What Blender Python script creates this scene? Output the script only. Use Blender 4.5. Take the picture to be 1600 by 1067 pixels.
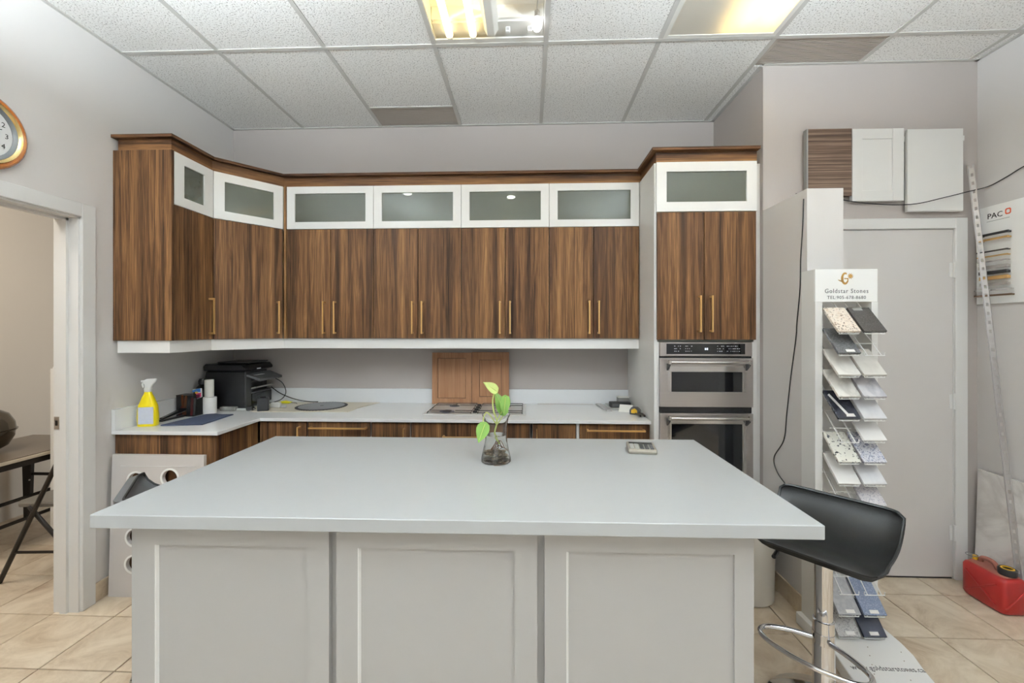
import bpy, bmesh, math, random
from mathutils import Vector, Matrix
random.seed(7)
for o in list(bpy.data.objects): bpy.data.objects.remove(o)
SC = bpy.context.scene
COL = SC.collection
PI = math.pi

# ------------------------------------------------------------------ camera
cam_d = bpy.data.cameras.new('camera'); cam = bpy.data.objects.new('camera', cam_d); COL.objects.link(cam)
cam_d.sensor_fit = 'HORIZONTAL'; cam_d.sensor_width = 36; cam_d.lens = 36*667.5/1600
cam_d.shift_y = -18/1600; cam_d.clip_start = .05
cam.location = (0, 0, 1.443); cam.rotation_euler = (PI/2, 0, .0376)
SC.camera = cam
# ------------------------------------------------------------------ world, exposure
W_ = bpy.data.worlds.new('world'); SC.world = W_; W_.use_nodes = True
bg = W_.node_tree.nodes['Background']; bg.inputs[0].default_value = (.86, .94, 1, 1); bg.inputs[1].default_value = 1.2
SC.view_settings.view_transform = 'Standard'; SC.view_settings.look = 'None'
SC.view_settings.gamma = 1; SC.view_settings.use_curve_mapping = False
SC.view_settings.exposure = 0.5
ADDED_TROFFER = 3.0       # strength of the added ceiling lights behind the camera
TUBE = 5.0          # strength of the warm tubes over the island
SIDE_ROOM = 12.0  # strength of the light added in the side room
ADDED_PENDANT_UP, ADDED_PENDANT_DOWN = 145.0, 3.0  # up and down strengths of the made-up suspended lights

# ------------------------------------------------------------------ materials
def lin(c):
    return tuple(((v/255)/12.92 if v/255 <= .04045 else ((v/255+.055)/1.055)**2.4) for v in c) + (1,)
MATS = {}
def nodes(name):
    m = bpy.data.materials.new(name); m.use_nodes = True; MATS[name] = m
    nt = m.node_tree; return m, nt, nt.nodes, nt.links, nt.nodes['Principled BSDF']
def pmat(name, col, rough=.5, metal=0, var=.06, scale=6, bump=0, bscale=60, coat=0, spec=.5, stretch=None, emit=0, ecol=None):
    """plain painted / plastic / metal surface: colour with faint procedural mottling, optional relief"""
    m, nt, N, L, b = nodes(name)
    tc = N.new('ShaderNodeTexCoord'); nz = N.new('ShaderNodeTexNoise'); nz.inputs['Scale'].default_value = scale; nz.inputs['Detail'].default_value = 4
    src = tc.outputs['Object']
    if stretch:
        mp = N.new('ShaderNodeMapping'); mp.inputs['Scale'].default_value = stretch; L.new(src, mp.inputs[0]); src = mp.outputs[0]
    L.new(src, nz.inputs['Vector'])
    c = lin(col); lo = tuple(max(0, v*(1-var)) for v in c[:3])+(1,); hi = tuple(min(1, v*(1+var)) for v in c[:3])+(1,)
    mx = N.new('ShaderNodeMix'); mx.data_type = 'RGBA'; mx.inputs[6].default_value = lo; mx.inputs[7].default_value = hi
    L.new(nz.outputs[0], mx.inputs[0]); L.new(mx.outputs[2], b.inputs['Base Color'])
    b.inputs['Roughness'].default_value = rough; b.inputs['Metallic'].default_value = metal
    b.inputs['Coat Weight'].default_value = coat; b.inputs['Specular IOR Level'].default_value = spec
    if bump:
        n2 = N.new('ShaderNodeTexNoise'); n2.inputs['Scale'].default_value = bscale; n2.inputs['Detail'].default_value = 3; L.new(src, n2.inputs['Vector'])
        bp_ = N.new('ShaderNodeBump'); bp_.inputs['Strength'].default_value = bump; bp_.inputs['Distance'].default_value = .01
        L.new(n2.outputs[0], bp_.inputs['Height']); L.new(bp_.outputs[0], b.inputs['Normal'])
    if emit:
        b.inputs['Emission Color'].default_value = ecol or c; b.inputs['Emission Strength'].default_value = emit
    return m
def ramp(N, stops):
    r = N.new('ShaderNodeValToRGB'); e = r.color_ramp.elements
    e[0].position, e[0].color = stops[0][0], lin(stops[0][1]); e[1].position, e[1].color = stops[-1][0], lin(stops[-1][1])
    for p, c in stops[1:-1]:
        k = e.new(p); k.color = lin(c)
    return r
def wood(name, along, stops, rough=.5, fine=1.0, band=16, fig=34, cont=2.3):
    """veneer: broad strips, cathedral figure and pores stretched along the grain"""
    m, nt, N, L, b = nodes(name)
    tc = N.new('ShaderNodeTexCoord'); oi = N.new('ShaderNodeObjectInfo')
    sx = N.new('ShaderNodeSeparateXYZ'); L.new(tc.outputs['Object'], sx.inputs[0])
    def ma(op, a, bb):
        n = N.new('ShaderNodeMath'); n.operation = op
        for i, v in enumerate((a, bb)):
            if isinstance(v, (int, float)): n.inputs[i].default_value = v
            else: L.new(v, n.inputs[i])
        return n.outputs[0]
    rnd = ma('MULTIPLY', oi.outputs['Random'], 17.3)
    if along == 'Z': ac = ma('ADD', sx.outputs[0], ma('MULTIPLY', sx.outputs[1], .97)); al = sx.outputs[2]
    elif along == 'H': ac = sx.outputs[2]; al = ma('ADD', sx.outputs[0], ma('MULTIPLY', sx.outputs[1], .97))
    ac = ma('ADD', ac, rnd); al2 = ma('ADD', al, ma('MULTIPLY', rnd, 3.1))
    def cv(sa, sl):
        c = N.new('ShaderNodeCombineXYZ'); L.new(ma('MULTIPLY', ac, sa), c.inputs[0]); L.new(ma('MULTIPLY', al2, sl), c.inputs[1]); return c.outputs[0]
    def nz(v, d=3, dist=0, r=.55):
        n = N.new('ShaderNodeTexNoise'); n.inputs['Scale'].default_value = 1; n.inputs['Detail'].default_value = d; n.inputs['Distortion'].default_value = dist; n.inputs['Roughness'].default_value = r
        L.new(v, n.inputs['Vector']); return n.outputs[0]
    strips = nz(cv(band, .12), 1.5)
    figure = nz(cv(fig, 1.5), 5, 1.3, .62)
    pores = nz(cv(210*fine, 5), 2, 0)
    t = ma('ADD', ma('MULTIPLY', strips, .55), ma('ADD', ma('MULTIPLY', figure, .5), ma('MULTIPLY', pores, .28)))
    t = ma('ADD', ma('MULTIPLY', ma('SUBTRACT', t, .665), cont), .5)
    lines = nz(cv(fig*2.4, .8), 2, .8)
    t = ma('SUBTRACT', t, ma('MULTIPLY', ma('MAXIMUM', ma('SUBTRACT', lines, .56), 0), 2.2))
    r = ramp(N, stops); L.new(t, r.inputs[0]); L.new(r.outputs[0], b.inputs['Base Color'])
    b.inputs['Roughness'].default_value = rough; b.inputs['Specular IOR Level'].default_value = .14
    bm_ = N.new('ShaderNodeBump'); bm_.inputs['Strength'].default_value = .12; bm_.inputs['Distance'].default_value = .002
    L.new(pores, bm_.inputs['Height']); L.new(bm_.outputs[0], b.inputs['Normal'])
    return m
WAL = [(.0, (38, 25, 18)), (.25, (64, 43, 29)), (.5, (91, 63, 40)), (.72, (117, 84, 53)), (1., (148, 112, 74))]
wood('walnut', 'Z', WAL); wood('walnut_h', 'H', [(p, tuple(min(255, int(v*1.06)) for v in c)) for p, c in WAL])
wood('oak_brown', 'Z', [(.0, (128, 92, 66)), (.5, (152, 112, 82)), (1., (176, 134, 102))], fine=1.4, band=8)
wood('weave_brown', 'H', [(.0, (62, 48, 40)), (.5, (98, 80, 68)), (1., (134, 114, 98))], rough=.6, fine=1.2, band=90, fig=190, cont=3)

def speckle(name, base, dark, scale, lo, hi, rough=.25, second=None, vein=0):
    """engineered stone: flecks from a Voronoi/noise threshold over a mottled base"""
    m, nt, N, L, b = nodes(name)
    tc = N.new('ShaderNodeTexCoord'); v = N.new('ShaderNodeTexNoise'); v.inputs['Scale'].default_value = scale; v.inputs['Detail'].default_value = 2
    L.new(tc.outputs['Object'], v.inputs['Vector'])
    r = ramp(N, [(lo, base), (hi, dark)]); L.new(v.outputs[0], r.inputs[0]); out = r.outputs[0]
    if second:
        v2 = N.new('ShaderNodeTexNoise'); v2.inputs['Scale'].default_value = scale*(.25 if vein else .55); v2.inputs['Detail'].default_value = 6; v2.inputs['Distortion'].default_value = vein
        L.new(tc.outputs['Object'], v2.inputs['Vector'])
        r2 = ramp(N, [(.42, (0, 0, 0)), (.5, (255, 255, 255)), (.58, (0, 0, 0))] if vein else [(.5, (0, 0, 0)), (.68, (255, 255, 255))])
        L.new(v2.outputs[0], r2.inputs[0])
        mx = N.new('ShaderNodeMix'); mx.data_type = 'RGBA'; mx.inputs[7].default_value = lin(second)
        mu = N.new('ShaderNodeMath'); mu.operation = 'MULTIPLY'; mu.inputs[1].default_value = .5; L.new(r2.outputs[0], mu.inputs[0])
        L.new(mu.outputs[0], mx.inputs[0]); L.new(out, mx.inputs[6]); out = mx.outputs[2]
    L.new(out, b.inputs['Base Color']); b.inputs['Roughness'].default_value = rough
    return m

pmat('wall_paint', (212, 208, 205), .72, var=.025, scale=1.5, bump=.03, bscale=180)
pmat('wall_paint_taupe', (180, 172, 167), .72, var=.025, scale=1.5, bump=.03, bscale=180)  # darker tone for the back, kitchen-side and door walls
pmat('wall_side_room', (214, 205, 192), .75, var=.03, scale=1.5)
pmat('trim_white', (222, 221, 219), .42, var=.02)
pmat('white_gloss', (247, 247, 245), .22, var=.012)
pmat('white_satin', (228, 227, 224), .38, var=.015)
pmat('cab_inside', (178, 180, 170), .6, var=.03)
pmat('island_white', (184, 183, 181), .4, var=.015)
pmat('quartz', (238, 240, 242), .2, var=.012, scale=30)
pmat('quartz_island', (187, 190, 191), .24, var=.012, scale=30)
pmat('brass', (212, 172, 112), .32, metal=.85, var=.05, scale=20)
pmat('steel', (186, 180, 176), .3, metal=.9, var=.05, scale=3, stretch=(1, 1, 60))
pmat('steel_bright', (214, 212, 210), .2, metal=1, var=.03)
pmat('plate_steel', (216, 214, 212), .35, metal=.35, var=.03)
pmat('chrome', (222, 222, 224), .07, metal=1, var=.01)
pmat('dark_chrome', (120, 116, 110), .14, metal=1, var=.05)
pmat('black_glass', (14, 15, 19), .06, var=.1, coat=.4)
pmat('black_plastic', (28, 28, 30), .38, var=.1, bump=.05, bscale=300)
pmat('black_gloss', (20, 20, 23), .18, var=.1)
pmat('dark_grey', (70, 70, 72), .45, var=.08)
pmat('mid_grey', (134, 133, 130), .5, var=.06)
pmat('light_grey', (186, 186, 184), .5, var=.04)
pmat('leather', (20, 21, 21), .42, var=.1, bump=.12, bscale=420, spec=.35)
pmat('leather_grey', (92, 94, 97), .38, var=.1, bump=.12, bscale=420, spec=.6)
pmat('piping', (22, 23, 24), .5, var=.1)
pmat('black_metal', (44, 39, 35), .45, metal=.5, var=.12)
pmat('door_paint', (208, 204, 201), .5, var=.02, scale=2)
pmat('panel_grey', (205, 200, 197), .5, var=.02)
pmat('tee', (198, 196, 192), .5, var=.02)
pmat('vent_metal', (178, 169, 160), .6, var=.04, stretch=(300, 300, 300))
pmat('troffer_white', (226, 224, 218), .35, var=.02)
pmat('grout', (112, 98, 82), .9, var=.08, scale=20)
pmat('yellow_bottle', (245, 222, 20), .3, var=.04)
pmat('label_pale', (208, 212, 226), .45, var=.08, scale=60)
pmat('label_white', (236, 234, 230), .45, var=.05, scale=90)
pmat('white_plastic', (238, 238, 236), .35, var=.02)
pmat('navy', (52, 60, 82), .7, var=.1, scale=60, bump=.1, bscale=300)
pmat('cream_board', (214, 206, 190), .6, var=.05)
pmat('saw_grey', (132, 132, 136), .35, metal=.6, var=.08, scale=10)
pmat('iron', (36, 34, 33), .55, metal=.3, var=.1)
pmat('burner', (92, 96, 118), .3, metal=.7, var=.12)
pmat('orange', (240, 130, 50), .4); pmat('pink', (232, 70, 128), .4); pmat('blue', (60, 130, 215), .4); pmat('yellow', (245, 205, 60), .4); pmat('red_pen', (200, 80, 80), .4)
pmat('yellow_bright', (236, 226, 40), .45); pmat('yellow_cap', (226, 178, 40), .4)
pmat('red_can', (150, 28, 24), .42, var=.16, scale=9, bump=.08, bscale=40)
pmat('red_dusty', (150, 92, 76), .7, var=.2, scale=9)
pmat('paper', (240, 238, 232), .7, var=.03)
pmat('cable_black', (26, 25, 25), .5)
pmat('gold_print', (168, 128, 62), .45, var=.1)
pmat('print_dark', (96, 96, 98), .6); pmat('print_black', (34, 32, 32), .6); pmat('print_orange', (222, 92, 48), .5); pmat('print_white', (205, 208, 214), .5)
pmat('clock_wood', (158, 92, 36), .22, var=.3, scale=5, coat=.5, stretch=(1, 3, 12))
pmat('clock_gold', (216, 190, 132), .2, metal=1); pmat('clock_grey', (108, 110, 112), .35, metal=.5); pmat('dial', (226, 226, 226), .5, var=.03)
pmat('leaf', (122, 162, 76), .4, var=.18, scale=25); pmat('leaf_pale', (186, 200, 118), .4, var=.12, scale=25); pmat('stem', (196, 208, 122), .45)
pmat('root', (120, 84, 52), .7, var=.2, scale=40); pmat('pebble', (150, 136, 116), .6, var=.3, scale=30); pmat('calc_body', (150, 144, 132), .4, metal=.3, var=.05); pmat('calc_key', (72, 72, 72), .5)
pmat('table_top', (112, 100, 86), .28, var=.08); pmat('table_edge', (206, 196, 178), .4)
pmat('chair_seat', (104, 98, 90), .5, var=.06); pmat('sample_white', (226, 224, 221), .35, var=.03, scale=20)
pmat('bronze', (128, 104, 82), .35, metal=.7); pmat('galv', (190, 186, 184), .4, metal=.45, var=.1, scale=40)
pmat('bin_white', (214, 208, 196), .45)
# stone samples
speckle('st_terrazzo', (226, 214, 200), (70, 58, 50), 130, .56, .66, second=(190, 160, 130))
speckle('st_black', (52, 48, 45), (74, 70, 66), 200, .4, .7)
speckle('st_dark', (84, 84, 84), (112, 112, 112), 160, .4, .7)
speckle('st_white', (226, 223, 216), (208, 204, 198), 14, .35, .7, second=(200, 196, 190), vein=1.5)
speckle('st_beige', (208, 204, 196), (190, 186, 178), 18, .35, .7)
speckle('st_marble', (216, 213, 206), (186, 182, 174), 18, .4, .75, second=(160, 156, 150), vein=2)
speckle('st_greymarble', (202, 200, 202), (168, 166, 172), 22, .4, .72, second=(140, 138, 146), vein=2)
speckle('st_navy', (36, 38, 46), (50, 52, 62), 90, .4, .7)
speckle('st_pale', (216, 216, 218), (202, 202, 206), 20, .4, .7)
speckle('st_fleck', (224, 222, 212), (52, 56, 62), 75, .57, .64)
speckle('st_blue', (206, 206, 212), (98, 104, 128), 150, .5, .64, second=(150, 158, 186))
speckle('st_fine', (204, 200, 202), (156, 154, 166), 150, .5, .66)
speckle('st_grey', (168, 168, 172), (182, 182, 184), 60, .4, .6)
speckle('st_bluegrey', (112, 122, 146), (150, 160, 182), 220, .45, .65)
speckle('st_speck', (190, 188, 186), (128, 126, 126), 170, .5, .66)
speckle('st_ink', (50, 54, 68), (58, 62, 76), 30, .4, .7)
speckle('slab_marble', (242, 239, 235), (234, 230, 226), 5, .35, .7, second=(180, 172, 166), vein=3)

# ceiling tile: fissured mineral fibre
m, nt, N, L, b = nodes('ceiling_tile')
tc = N.new('ShaderNodeTexCoord'); oi = N.new('ShaderNodeObjectInfo'); va = N.new('ShaderNodeVectorMath'); va.operation = 'ADD'
cx_ = N.new('ShaderNodeCombineXYZ'); mm = N.new('ShaderNodeMath'); mm.operation = 'MULTIPLY'; mm.inputs[1].default_value = 23
L.new(oi.outputs['Random'], mm.inputs[0]); L.new(mm.outputs[0], cx_.inputs[0]); L.new(mm.outputs[0], cx_.inputs[1]); L.new(tc.outputs['Object'], va.inputs[0]); L.new(cx_.outputs[0], va.inputs[1])
n1 = N.new('ShaderNodeTexNoise'); n1.inputs['Scale'].default_value = 140; n1.inputs['Detail'].default_value = 3; L.new(va.outputs[0], n1.inputs['Vector'])
r = ramp(N, [(.3, (140, 135, 132)), (.4, (226, 224, 221)), (.5, (243, 242, 240)), (1., (246, 245, 243))]); L.new(n1.outputs[0], r.inputs[0]); L.new(r.outputs[0], b.inputs['Base Color']); b.inputs['Roughness'].default_value = .9
bu = N.new('ShaderNodeBump'); bu.inputs['Strength'].default_value = .5; bu.inputs['Distance'].default_value = .004; L.new(n1.outputs[0], bu.inputs['Height']); L.new(bu.outputs[0], b.inputs['Normal'])
# floor tile: beige stone-look porcelain, each tile offset by its own random number
m, nt, N, L, b = nodes('floor_tile')
tc = N.new('ShaderNodeTexCoord'); oi = N.new('ShaderNodeObjectInfo'); va = N.new('ShaderNodeVectorMath'); va.operation = 'ADD'
cx_ = N.new('ShaderNodeCombineXYZ'); mm = N.new('ShaderNodeMath'); mm.operation = 'MULTIPLY'; mm.inputs[1].default_value = 37
L.new(oi.outputs['Random'], mm.inputs[0]); L.new(mm.outputs[0], cx_.inputs[0]); L.new(mm.outputs[0], cx_.inputs[2]); L.new(tc.outputs['Object'], va.inputs[0]); L.new(cx_.outputs[0], va.inputs[1])
n1 = N.new('ShaderNodeTexNoise'); n1.inputs['Scale'].default_value = 5; n1.inputs['Detail'].default_value = 9; n1.inputs['Roughness'].default_value = .68; n1.inputs['Distortion'].default_value = .6; L.new(va.outputs[0], n1.inputs['Vector'])
r = ramp(N, [(.3, (172, 148, 122)), (.45, (202, 184, 160)), (.6, (219, 204, 182)), (.8, (230, 218, 198))]); L.new(n1.outputs[0], r.inputs[0]); L.new(r.outputs[0], b.inputs['Base Color']); b.inputs['Roughness'].default_value = .32
# tinted cabinet glass: part reflecting, part letting the dim inside show
m, nt, N, L, b = nodes('cab_glass')
b.inputs['Base Color'].default_value = lin((138, 141, 130)); b.inputs['Roughness'].default_value = .05
tr = N.new('ShaderNodeBsdfTransparent'); tr.inputs[0].default_value = (.62, .66, .6, 1); mx = N.new('ShaderNodeMixShader'); mx.inputs[0].default_value = .5
nzg = N.new('ShaderNodeTexNoise'); nzg.inputs['Scale'].default_value = 2; mr = N.new('ShaderNodeMapRange'); mr.inputs[3].default_value = .48; mr.inputs[4].default_value = .51; L.new(nzg.outputs[0], mr.inputs[0]); L.new(mr.outputs[0], mx.inputs[0])
L.new(tr.outputs[0], mx.inputs[1]); L.new(b.outputs[0], mx.inputs[2]); L.new(mx.outputs[0], N['Material Output'].inputs[0])
# clear glass and water
def clear(name, col, ior):
    m, nt, N, L, b = nodes(name)
    b.inputs['Base Color'].default_value = col; b.inputs['Transmission Weight'].default_value = 1; b.inputs['Roughness'].default_value = .01; b.inputs['IOR'].default_value = ior
    nz = N.new('ShaderNodeTexNoise'); nz.inputs['Scale'].default_value = 30; bu = N.new('ShaderNodeBump'); bu.inputs['Strength'].default_value = .02; L.new(nz.outputs[0], bu.inputs['Height']); L.new(bu.outputs[0], b.inputs['Normal'])
clear('glass', (.97, .98, .97, 1), 1.35); clear('water', (.97, .97, .95, 1), 1.2)
# prismatic lens of the ceiling light
m, nt, N, L, b = nodes('prism_lens')
trl = N.new('ShaderNodeBsdfTranslucent'); trl.inputs[0].default_value = (.92, .9, .84, 1); b.inputs['Base Color'].default_value = lin((238, 233, 225)); b.inputs['Roughness'].default_value = .3
tc = N.new('ShaderNodeTexCoord'); ch = N.new('ShaderNodeTexChecker'); ch.inputs['Scale'].default_value = 160; L.new(tc.outputs['Object'], ch.inputs['Vector']); bu = N.new('ShaderNodeBump'); bu.inputs['Strength'].default_value = .3; bu.inputs['Distance'].default_value = .003
L.new(ch.outputs[1], bu.inputs['Height']); L.new(bu.outputs[0], b.inputs['Normal'])
mx = N.new('ShaderNodeMixShader'); mx.inputs[0].default_value = .5; L.new(trl.outputs[0], mx.inputs[1]); L.new(b.outputs[0], mx.inputs[2]); L.new(mx.outputs[0], N['Material Output'].inputs[0])
def emitter(name, col, st):
    m, nt, N, L, b = nodes(name); N.remove(b)
    e = N.new('ShaderNodeEmission'); e.inputs[0].default_value = col; e.inputs[1].default_value = st; L.new(e.outputs[0], N['Material Output'].inputs[0])
emitter('tube_warm', (1, .76, .32, 1), TUBE); emitter('tube_warm_lens', (1, .76, .32, 1), 15); emitter('led_white', (.97, .98, 1, 1), 5); emitter('lens_neutral', (.94, .98, 1, 1), ADDED_TROFFER)
emitter('pendant_up', (.82, .93, 1, 1), ADDED_PENDANT_UP); emitter('pendant_down', (.86, .95, 1, 1), ADDED_PENDANT_DOWN)
emitter('lens_side_room', (1, .93, .82, 1), SIDE_ROOM); emitter('puck', (1, .98, .95, 1), 14); emitter('display', (.75, .85, 1, 1), 1.2)

# ------------------------------------------------------------------ mesh helpers
WL = {}          # world position of every object's origin
class B:
    def __init__(s): s.bm = bmesh.new()
    def box(s, x0, x1, y0, y1, z0, z1):
        v = [s.bm.verts.new(p) for p in ((x0,y0,z0),(x1,y0,z0),(x1,y1,z0),(x0,y1,z0),(x0,y0,z1),(x1,y0,z1),(x1,y1,z1),(x0,y1,z1))]
        for f in ((3,2,1,0),(4,5,6,7),(0,1,5,4),(1,2,6,5),(2,3,7,6),(3,0,4,7)): s.bm.faces.new([v[i] for i in f])
        return s
    def prism(s, pts, z0, z1, top=None):
        """outline in plan, extruded from z0 to z1"""
        top = top or pts
        a = [s.bm.verts.new((p[0], p[1], z0)) for p in pts]; t = [s.bm.verts.new((p[0], p[1], z1)) for p in top]; n = len(pts)
        s.bm.faces.new(a[::-1]); s.bm.faces.new(t)
        for i in range(n): s.bm.faces.new((a[i], a[(i+1)%n], t[(i+1)%n], t[i]))
        return s
    def ext(s, pts, vec):
        """closed 3-D outline extruded along a vector"""
        vec = Vector(vec); a = [s.bm.verts.new(p) for p in pts]; t = [s.bm.verts.new(Vector(p)+vec) for p in pts]; n = len(pts)
        s.bm.faces.new(a[::-1]); s.bm.faces.new(t)
        for i in range(n): s.bm.faces.new((a[i], a[(i+1)%n], t[(i+1)%n], t[i]))
        return s
    def tube(s, path, r, n=8, closed=False, caps=True):
        P = [Vector(p) for p in path]; rings = []; m = len(P)
        up = None
        for i, p in enumerate(P):
            if closed: d = (P[(i+1)%m]-P[i-1])
            else: d = P[min(i+1, m-1)]-P[max(i-1, 0)]
            d.normalize()
            if up is None: up = Vector((0,0,1)) if abs(d.z) < .9 else Vector((1,0,0))
            a = d.cross(up); 
            if a.length < 1e-4: a = d.cross(Vector((1,0,0)))
            a.normalize(); b_ = a.cross(d).normalized(); up = b_
            rr = r[i] if isinstance(r, (list, tuple)) else r
            rings.append([s.bm.verts.new(p+a*math.cos(2*PI*k/n)*rr+b_*math.sin(2*PI*k/n)*rr) for k in range(n)])
        for i in range(m if closed else m-1):
            A, C = rings[i], rings[(i+1)%m]
            for k in range(n): s.bm.faces.new((A[k], A[(k+1)%n], C[(k+1)%n], C[k]))
        if caps and not closed: s.bm.faces.new(rings[0][::-1]); s.bm.faces.new(rings[-1])
        return s
    def cyl(s, p0, p1, r, n=16, r1=None): return s.tube([p0, p1], [r, r if r1 is None else r1], n)
    def lathe(s, prof, c=(0,0,0), n=24, close=False):
        """profile of (radius, z) turned round a vertical axis at c"""
        rings = []
        for r, z in prof:
            if r < 1e-5: rings.append([s.bm.verts.new((c[0], c[1], c[2]+z))])
            else: rings.append([s.bm.verts.new((c[0]+r*math.cos(2*PI*k/n), c[1]+r*math.sin(2*PI*k/n), c[2]+z)) for k in range(n)])
        pr = list(zip(rings, rings[1:])) + ([(rings[-1], rings[0])] if close else [])
        for A, C in pr:
            for k in range(n):
                if len(A) == 1 and len(C) == 1: continue
                if len(A) == 1: s.bm.faces.new((A[0], C[(k+1)%n], C[k]))
                elif len(C) == 1: s.bm.faces.new((A[k], A[(k+1)%n], C[0]))
                else: s.bm.faces.new((A[k], A[(k+1)%n], C[(k+1)%n], C[k]))
        return s
    def ball(s, c, r, sc=(1,1,1), u=12, v=8):
        bmesh.ops.create_uvsphere(s.bm, u_segments=u, v_segments=v, radius=r, matrix=Matrix.Translation(c) @ Matrix.Diagonal((*sc, 1))); return s
    def M(s, mat): s.bm.transform(mat); return s
    def build(s, name, mat, parent=None, bevel=0, smooth=False, seg=1, label=None):
        bm = s.bm; bmesh.ops.recalc_face_normals(bm, faces=bm.faces)
        if bevel:
            ed = [e for e in bm.edges if len(e.link_faces) == 2 and e.calc_face_angle(0) > .6]
            bmesh.ops.bevel(bm, geom=ed, offset=bevel, segments=seg, affect='EDGES', clamp_overlap=True)
        if parent is not None: org = WL[parent.name]
        else:
            xs = [v.co.x for v in bm.verts]; ys = [v.co.y for v in bm.verts]; zs = [v.co.z for v in bm.verts]
            org = Vector(((min(xs)+max(xs))/2, (min(ys)+max(ys))/2, min(zs)))
        bmesh.ops.translate(bm, verts=bm.verts, vec=-org)
        me = bpy.data.meshes.new(name); bm.to_mesh(me); bm.free()
        me.materials.append(MATS[mat])
        if smooth:
            for p in me.polygons: p.use_smooth = True
            try: me.set_sharp_from_angle(angle=.7)
            except Exception: pass
        o = bpy.data.objects.new(name, me); COL.objects.link(o)
        if parent is not None: o.parent = parent
        else: o.location = org
        WL[o.name] = org
        if label: o['label'] = label
        return o
def tag(o, label, cat, group=None):
    o['label'] = label; o['category'] = cat
    if group: o['group'] = group
    return o
def thing(name, label, cat, loc, group=None):
    o = bpy.data.objects.new(name, None); COL.objects.link(o); o.location = loc; o.empty_display_size = .1
    WL[o.name] = Vector(loc); return tag(o, label, cat, group)
def struct(o):
    o['kind'] = 'structure'; return o
def sempty(name, loc=(0,0,0)):
    o = bpy.data.objects.new(name, None); COL.objects.link(o); o.location = loc; WL[o.name] = Vector(loc); return struct(o)
def bx(name, mat, parent, *a, bevel=0, seg=1, label=None): return B().box(*a).build(name, mat, parent, bevel=bevel, seg=seg, label=label)
def copy_part(o, parent, loc, name=None):
    c = o.copy(); COL.objects.link(c); c.parent = parent; c.location = loc; WL[c.name] = WL[parent.name]+Vector(loc); return c
def text(body, size, M, mat, name, parent, ext=.0006, space=1.0, sx=1.0):
    cu = bpy.data.curves.new('t', 'FONT'); cu.body = body; cu.size = size; cu.extrude = ext; cu.align_x = 'CENTER'; cu.align_y = 'CENTER'; cu.space_character = space; cu.resolution_u = 2
    to = bpy.data.objects.new('t', cu); COL.objects.link(to)
    dg = bpy.context.evaluated_depsgraph_get(); me = bpy.data.meshes.new_from_object(to.evaluated_get(dg))
    q = B(); q.bm.from_mesh(me); bpy.data.objects.remove(to); bpy.data.meshes.remove(me)
    q.M(M @ Matrix.Diagonal((sx, 1, 1, 1))); return q.build(name, mat, parent)
def frame(origin, xdir, ydir):
    """matrix whose local x/y map on the given directions"""
    x = Vector(xdir).normalized(); y = Vector(ydir).normalized(); z = x.cross(y)
    return Matrix.Translation(origin) @ Matrix((x, y, z)).transposed().to_4x4()
def arc(c, r, a0, a1, n, plane='xy'):
    out = []
    for i in range(n+1):
        a = a0+(a1-a0)*i/n; p, q = r*math.cos(a), r*math.sin(a)
        out.append((c[0]+p, c[1]+q, c[2]) if plane == 'xy' else ((c[0]+p, c[1], c[2]+q) if plane == 'xz' else (c[0], c[1]+p, c[2]+q)))
    return out
def smooth_path(pts, n=6):
    P = [Vector(p) for p in pts]; out = []
    for i in range(len(P)-1):
        p0, p1, p2, p3 = P[max(i-1,0)], P[i], P[i+1], P[min(i+2, len(P)-1)]
        for k in range(n):
            t = k/n; out.append(.5*((2*p1)+(p2-p0)*t+(2*p0-5*p1+4*p2-p3)*t*t+(3*p1-p0-3*p2+p3)*t**3))
    return out+[P[-1]]

# ------------------------------------------------------------------ the room
XL, D, XS, YD, XR, HC = -2.295, 3.245, 1.385, 2.573, 2.6, 3.004
YB = -5.2                     # shopfront wall behind the camera
XO, YO0, YO1 = -3.95, -.2, 4.0  # side room seen through the left opening
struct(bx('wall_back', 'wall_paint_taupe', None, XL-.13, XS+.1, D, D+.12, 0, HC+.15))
o0, o1, oh = 1.29, 2.11, 2.03  # door opening in the left wall
lw = B(); lw.box(XL-.126, XL, YB, o0, 0, HC+.15).box(XL-.126, XL, o1, D, 0, HC+.15).box(XL-.126, XL, o0, o1, oh, HC+.15)
struct(lw.build('wall_left', 'wall_paint'))
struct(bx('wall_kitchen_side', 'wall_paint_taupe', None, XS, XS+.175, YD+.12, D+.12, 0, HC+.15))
struct(bx('wall_partition', 'wall_paint', None, XS, XS+.175, 2.176, YD, 0, 2.146))
d0, d1, dh = 1.60, 2.475, 2.04
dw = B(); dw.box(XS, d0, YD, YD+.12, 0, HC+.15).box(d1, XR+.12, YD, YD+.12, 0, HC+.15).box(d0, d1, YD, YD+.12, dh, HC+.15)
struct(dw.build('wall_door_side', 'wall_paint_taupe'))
struct(bx('wall_right', 'wall_paint', None, XR, XR+.12, YB, YD, 0, HC+.15))
fw = B(); fw.box(XL, XR, YB-.12, YB, 0, .25).box(XL, XR, YB-.12, YB, 2.7, HC+.15).box(XL, XL+.25, YB-.12, YB, .25, 2.7).box(XR-.25, XR, YB-.12, YB, .25, 2.7)
struct(fw.build('wall_front', 'wall_paint'))
wn = sempty('window_1', (0, YB, .25))
wf = B(); xs = [XL+.25, -1.0, .3, 1.4, XR-.25]
for x in xs: wf.box(x-.03, x+.03, YB-.09, YB-.03, .25, 2.7)
for z in (.28, 2.1, 2.67): wf.box(XL+.25, XR-.25, YB-.088, YB-.032, z-.03, z+.03)
wf.build('window_frame', 'steel', wn)
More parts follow.
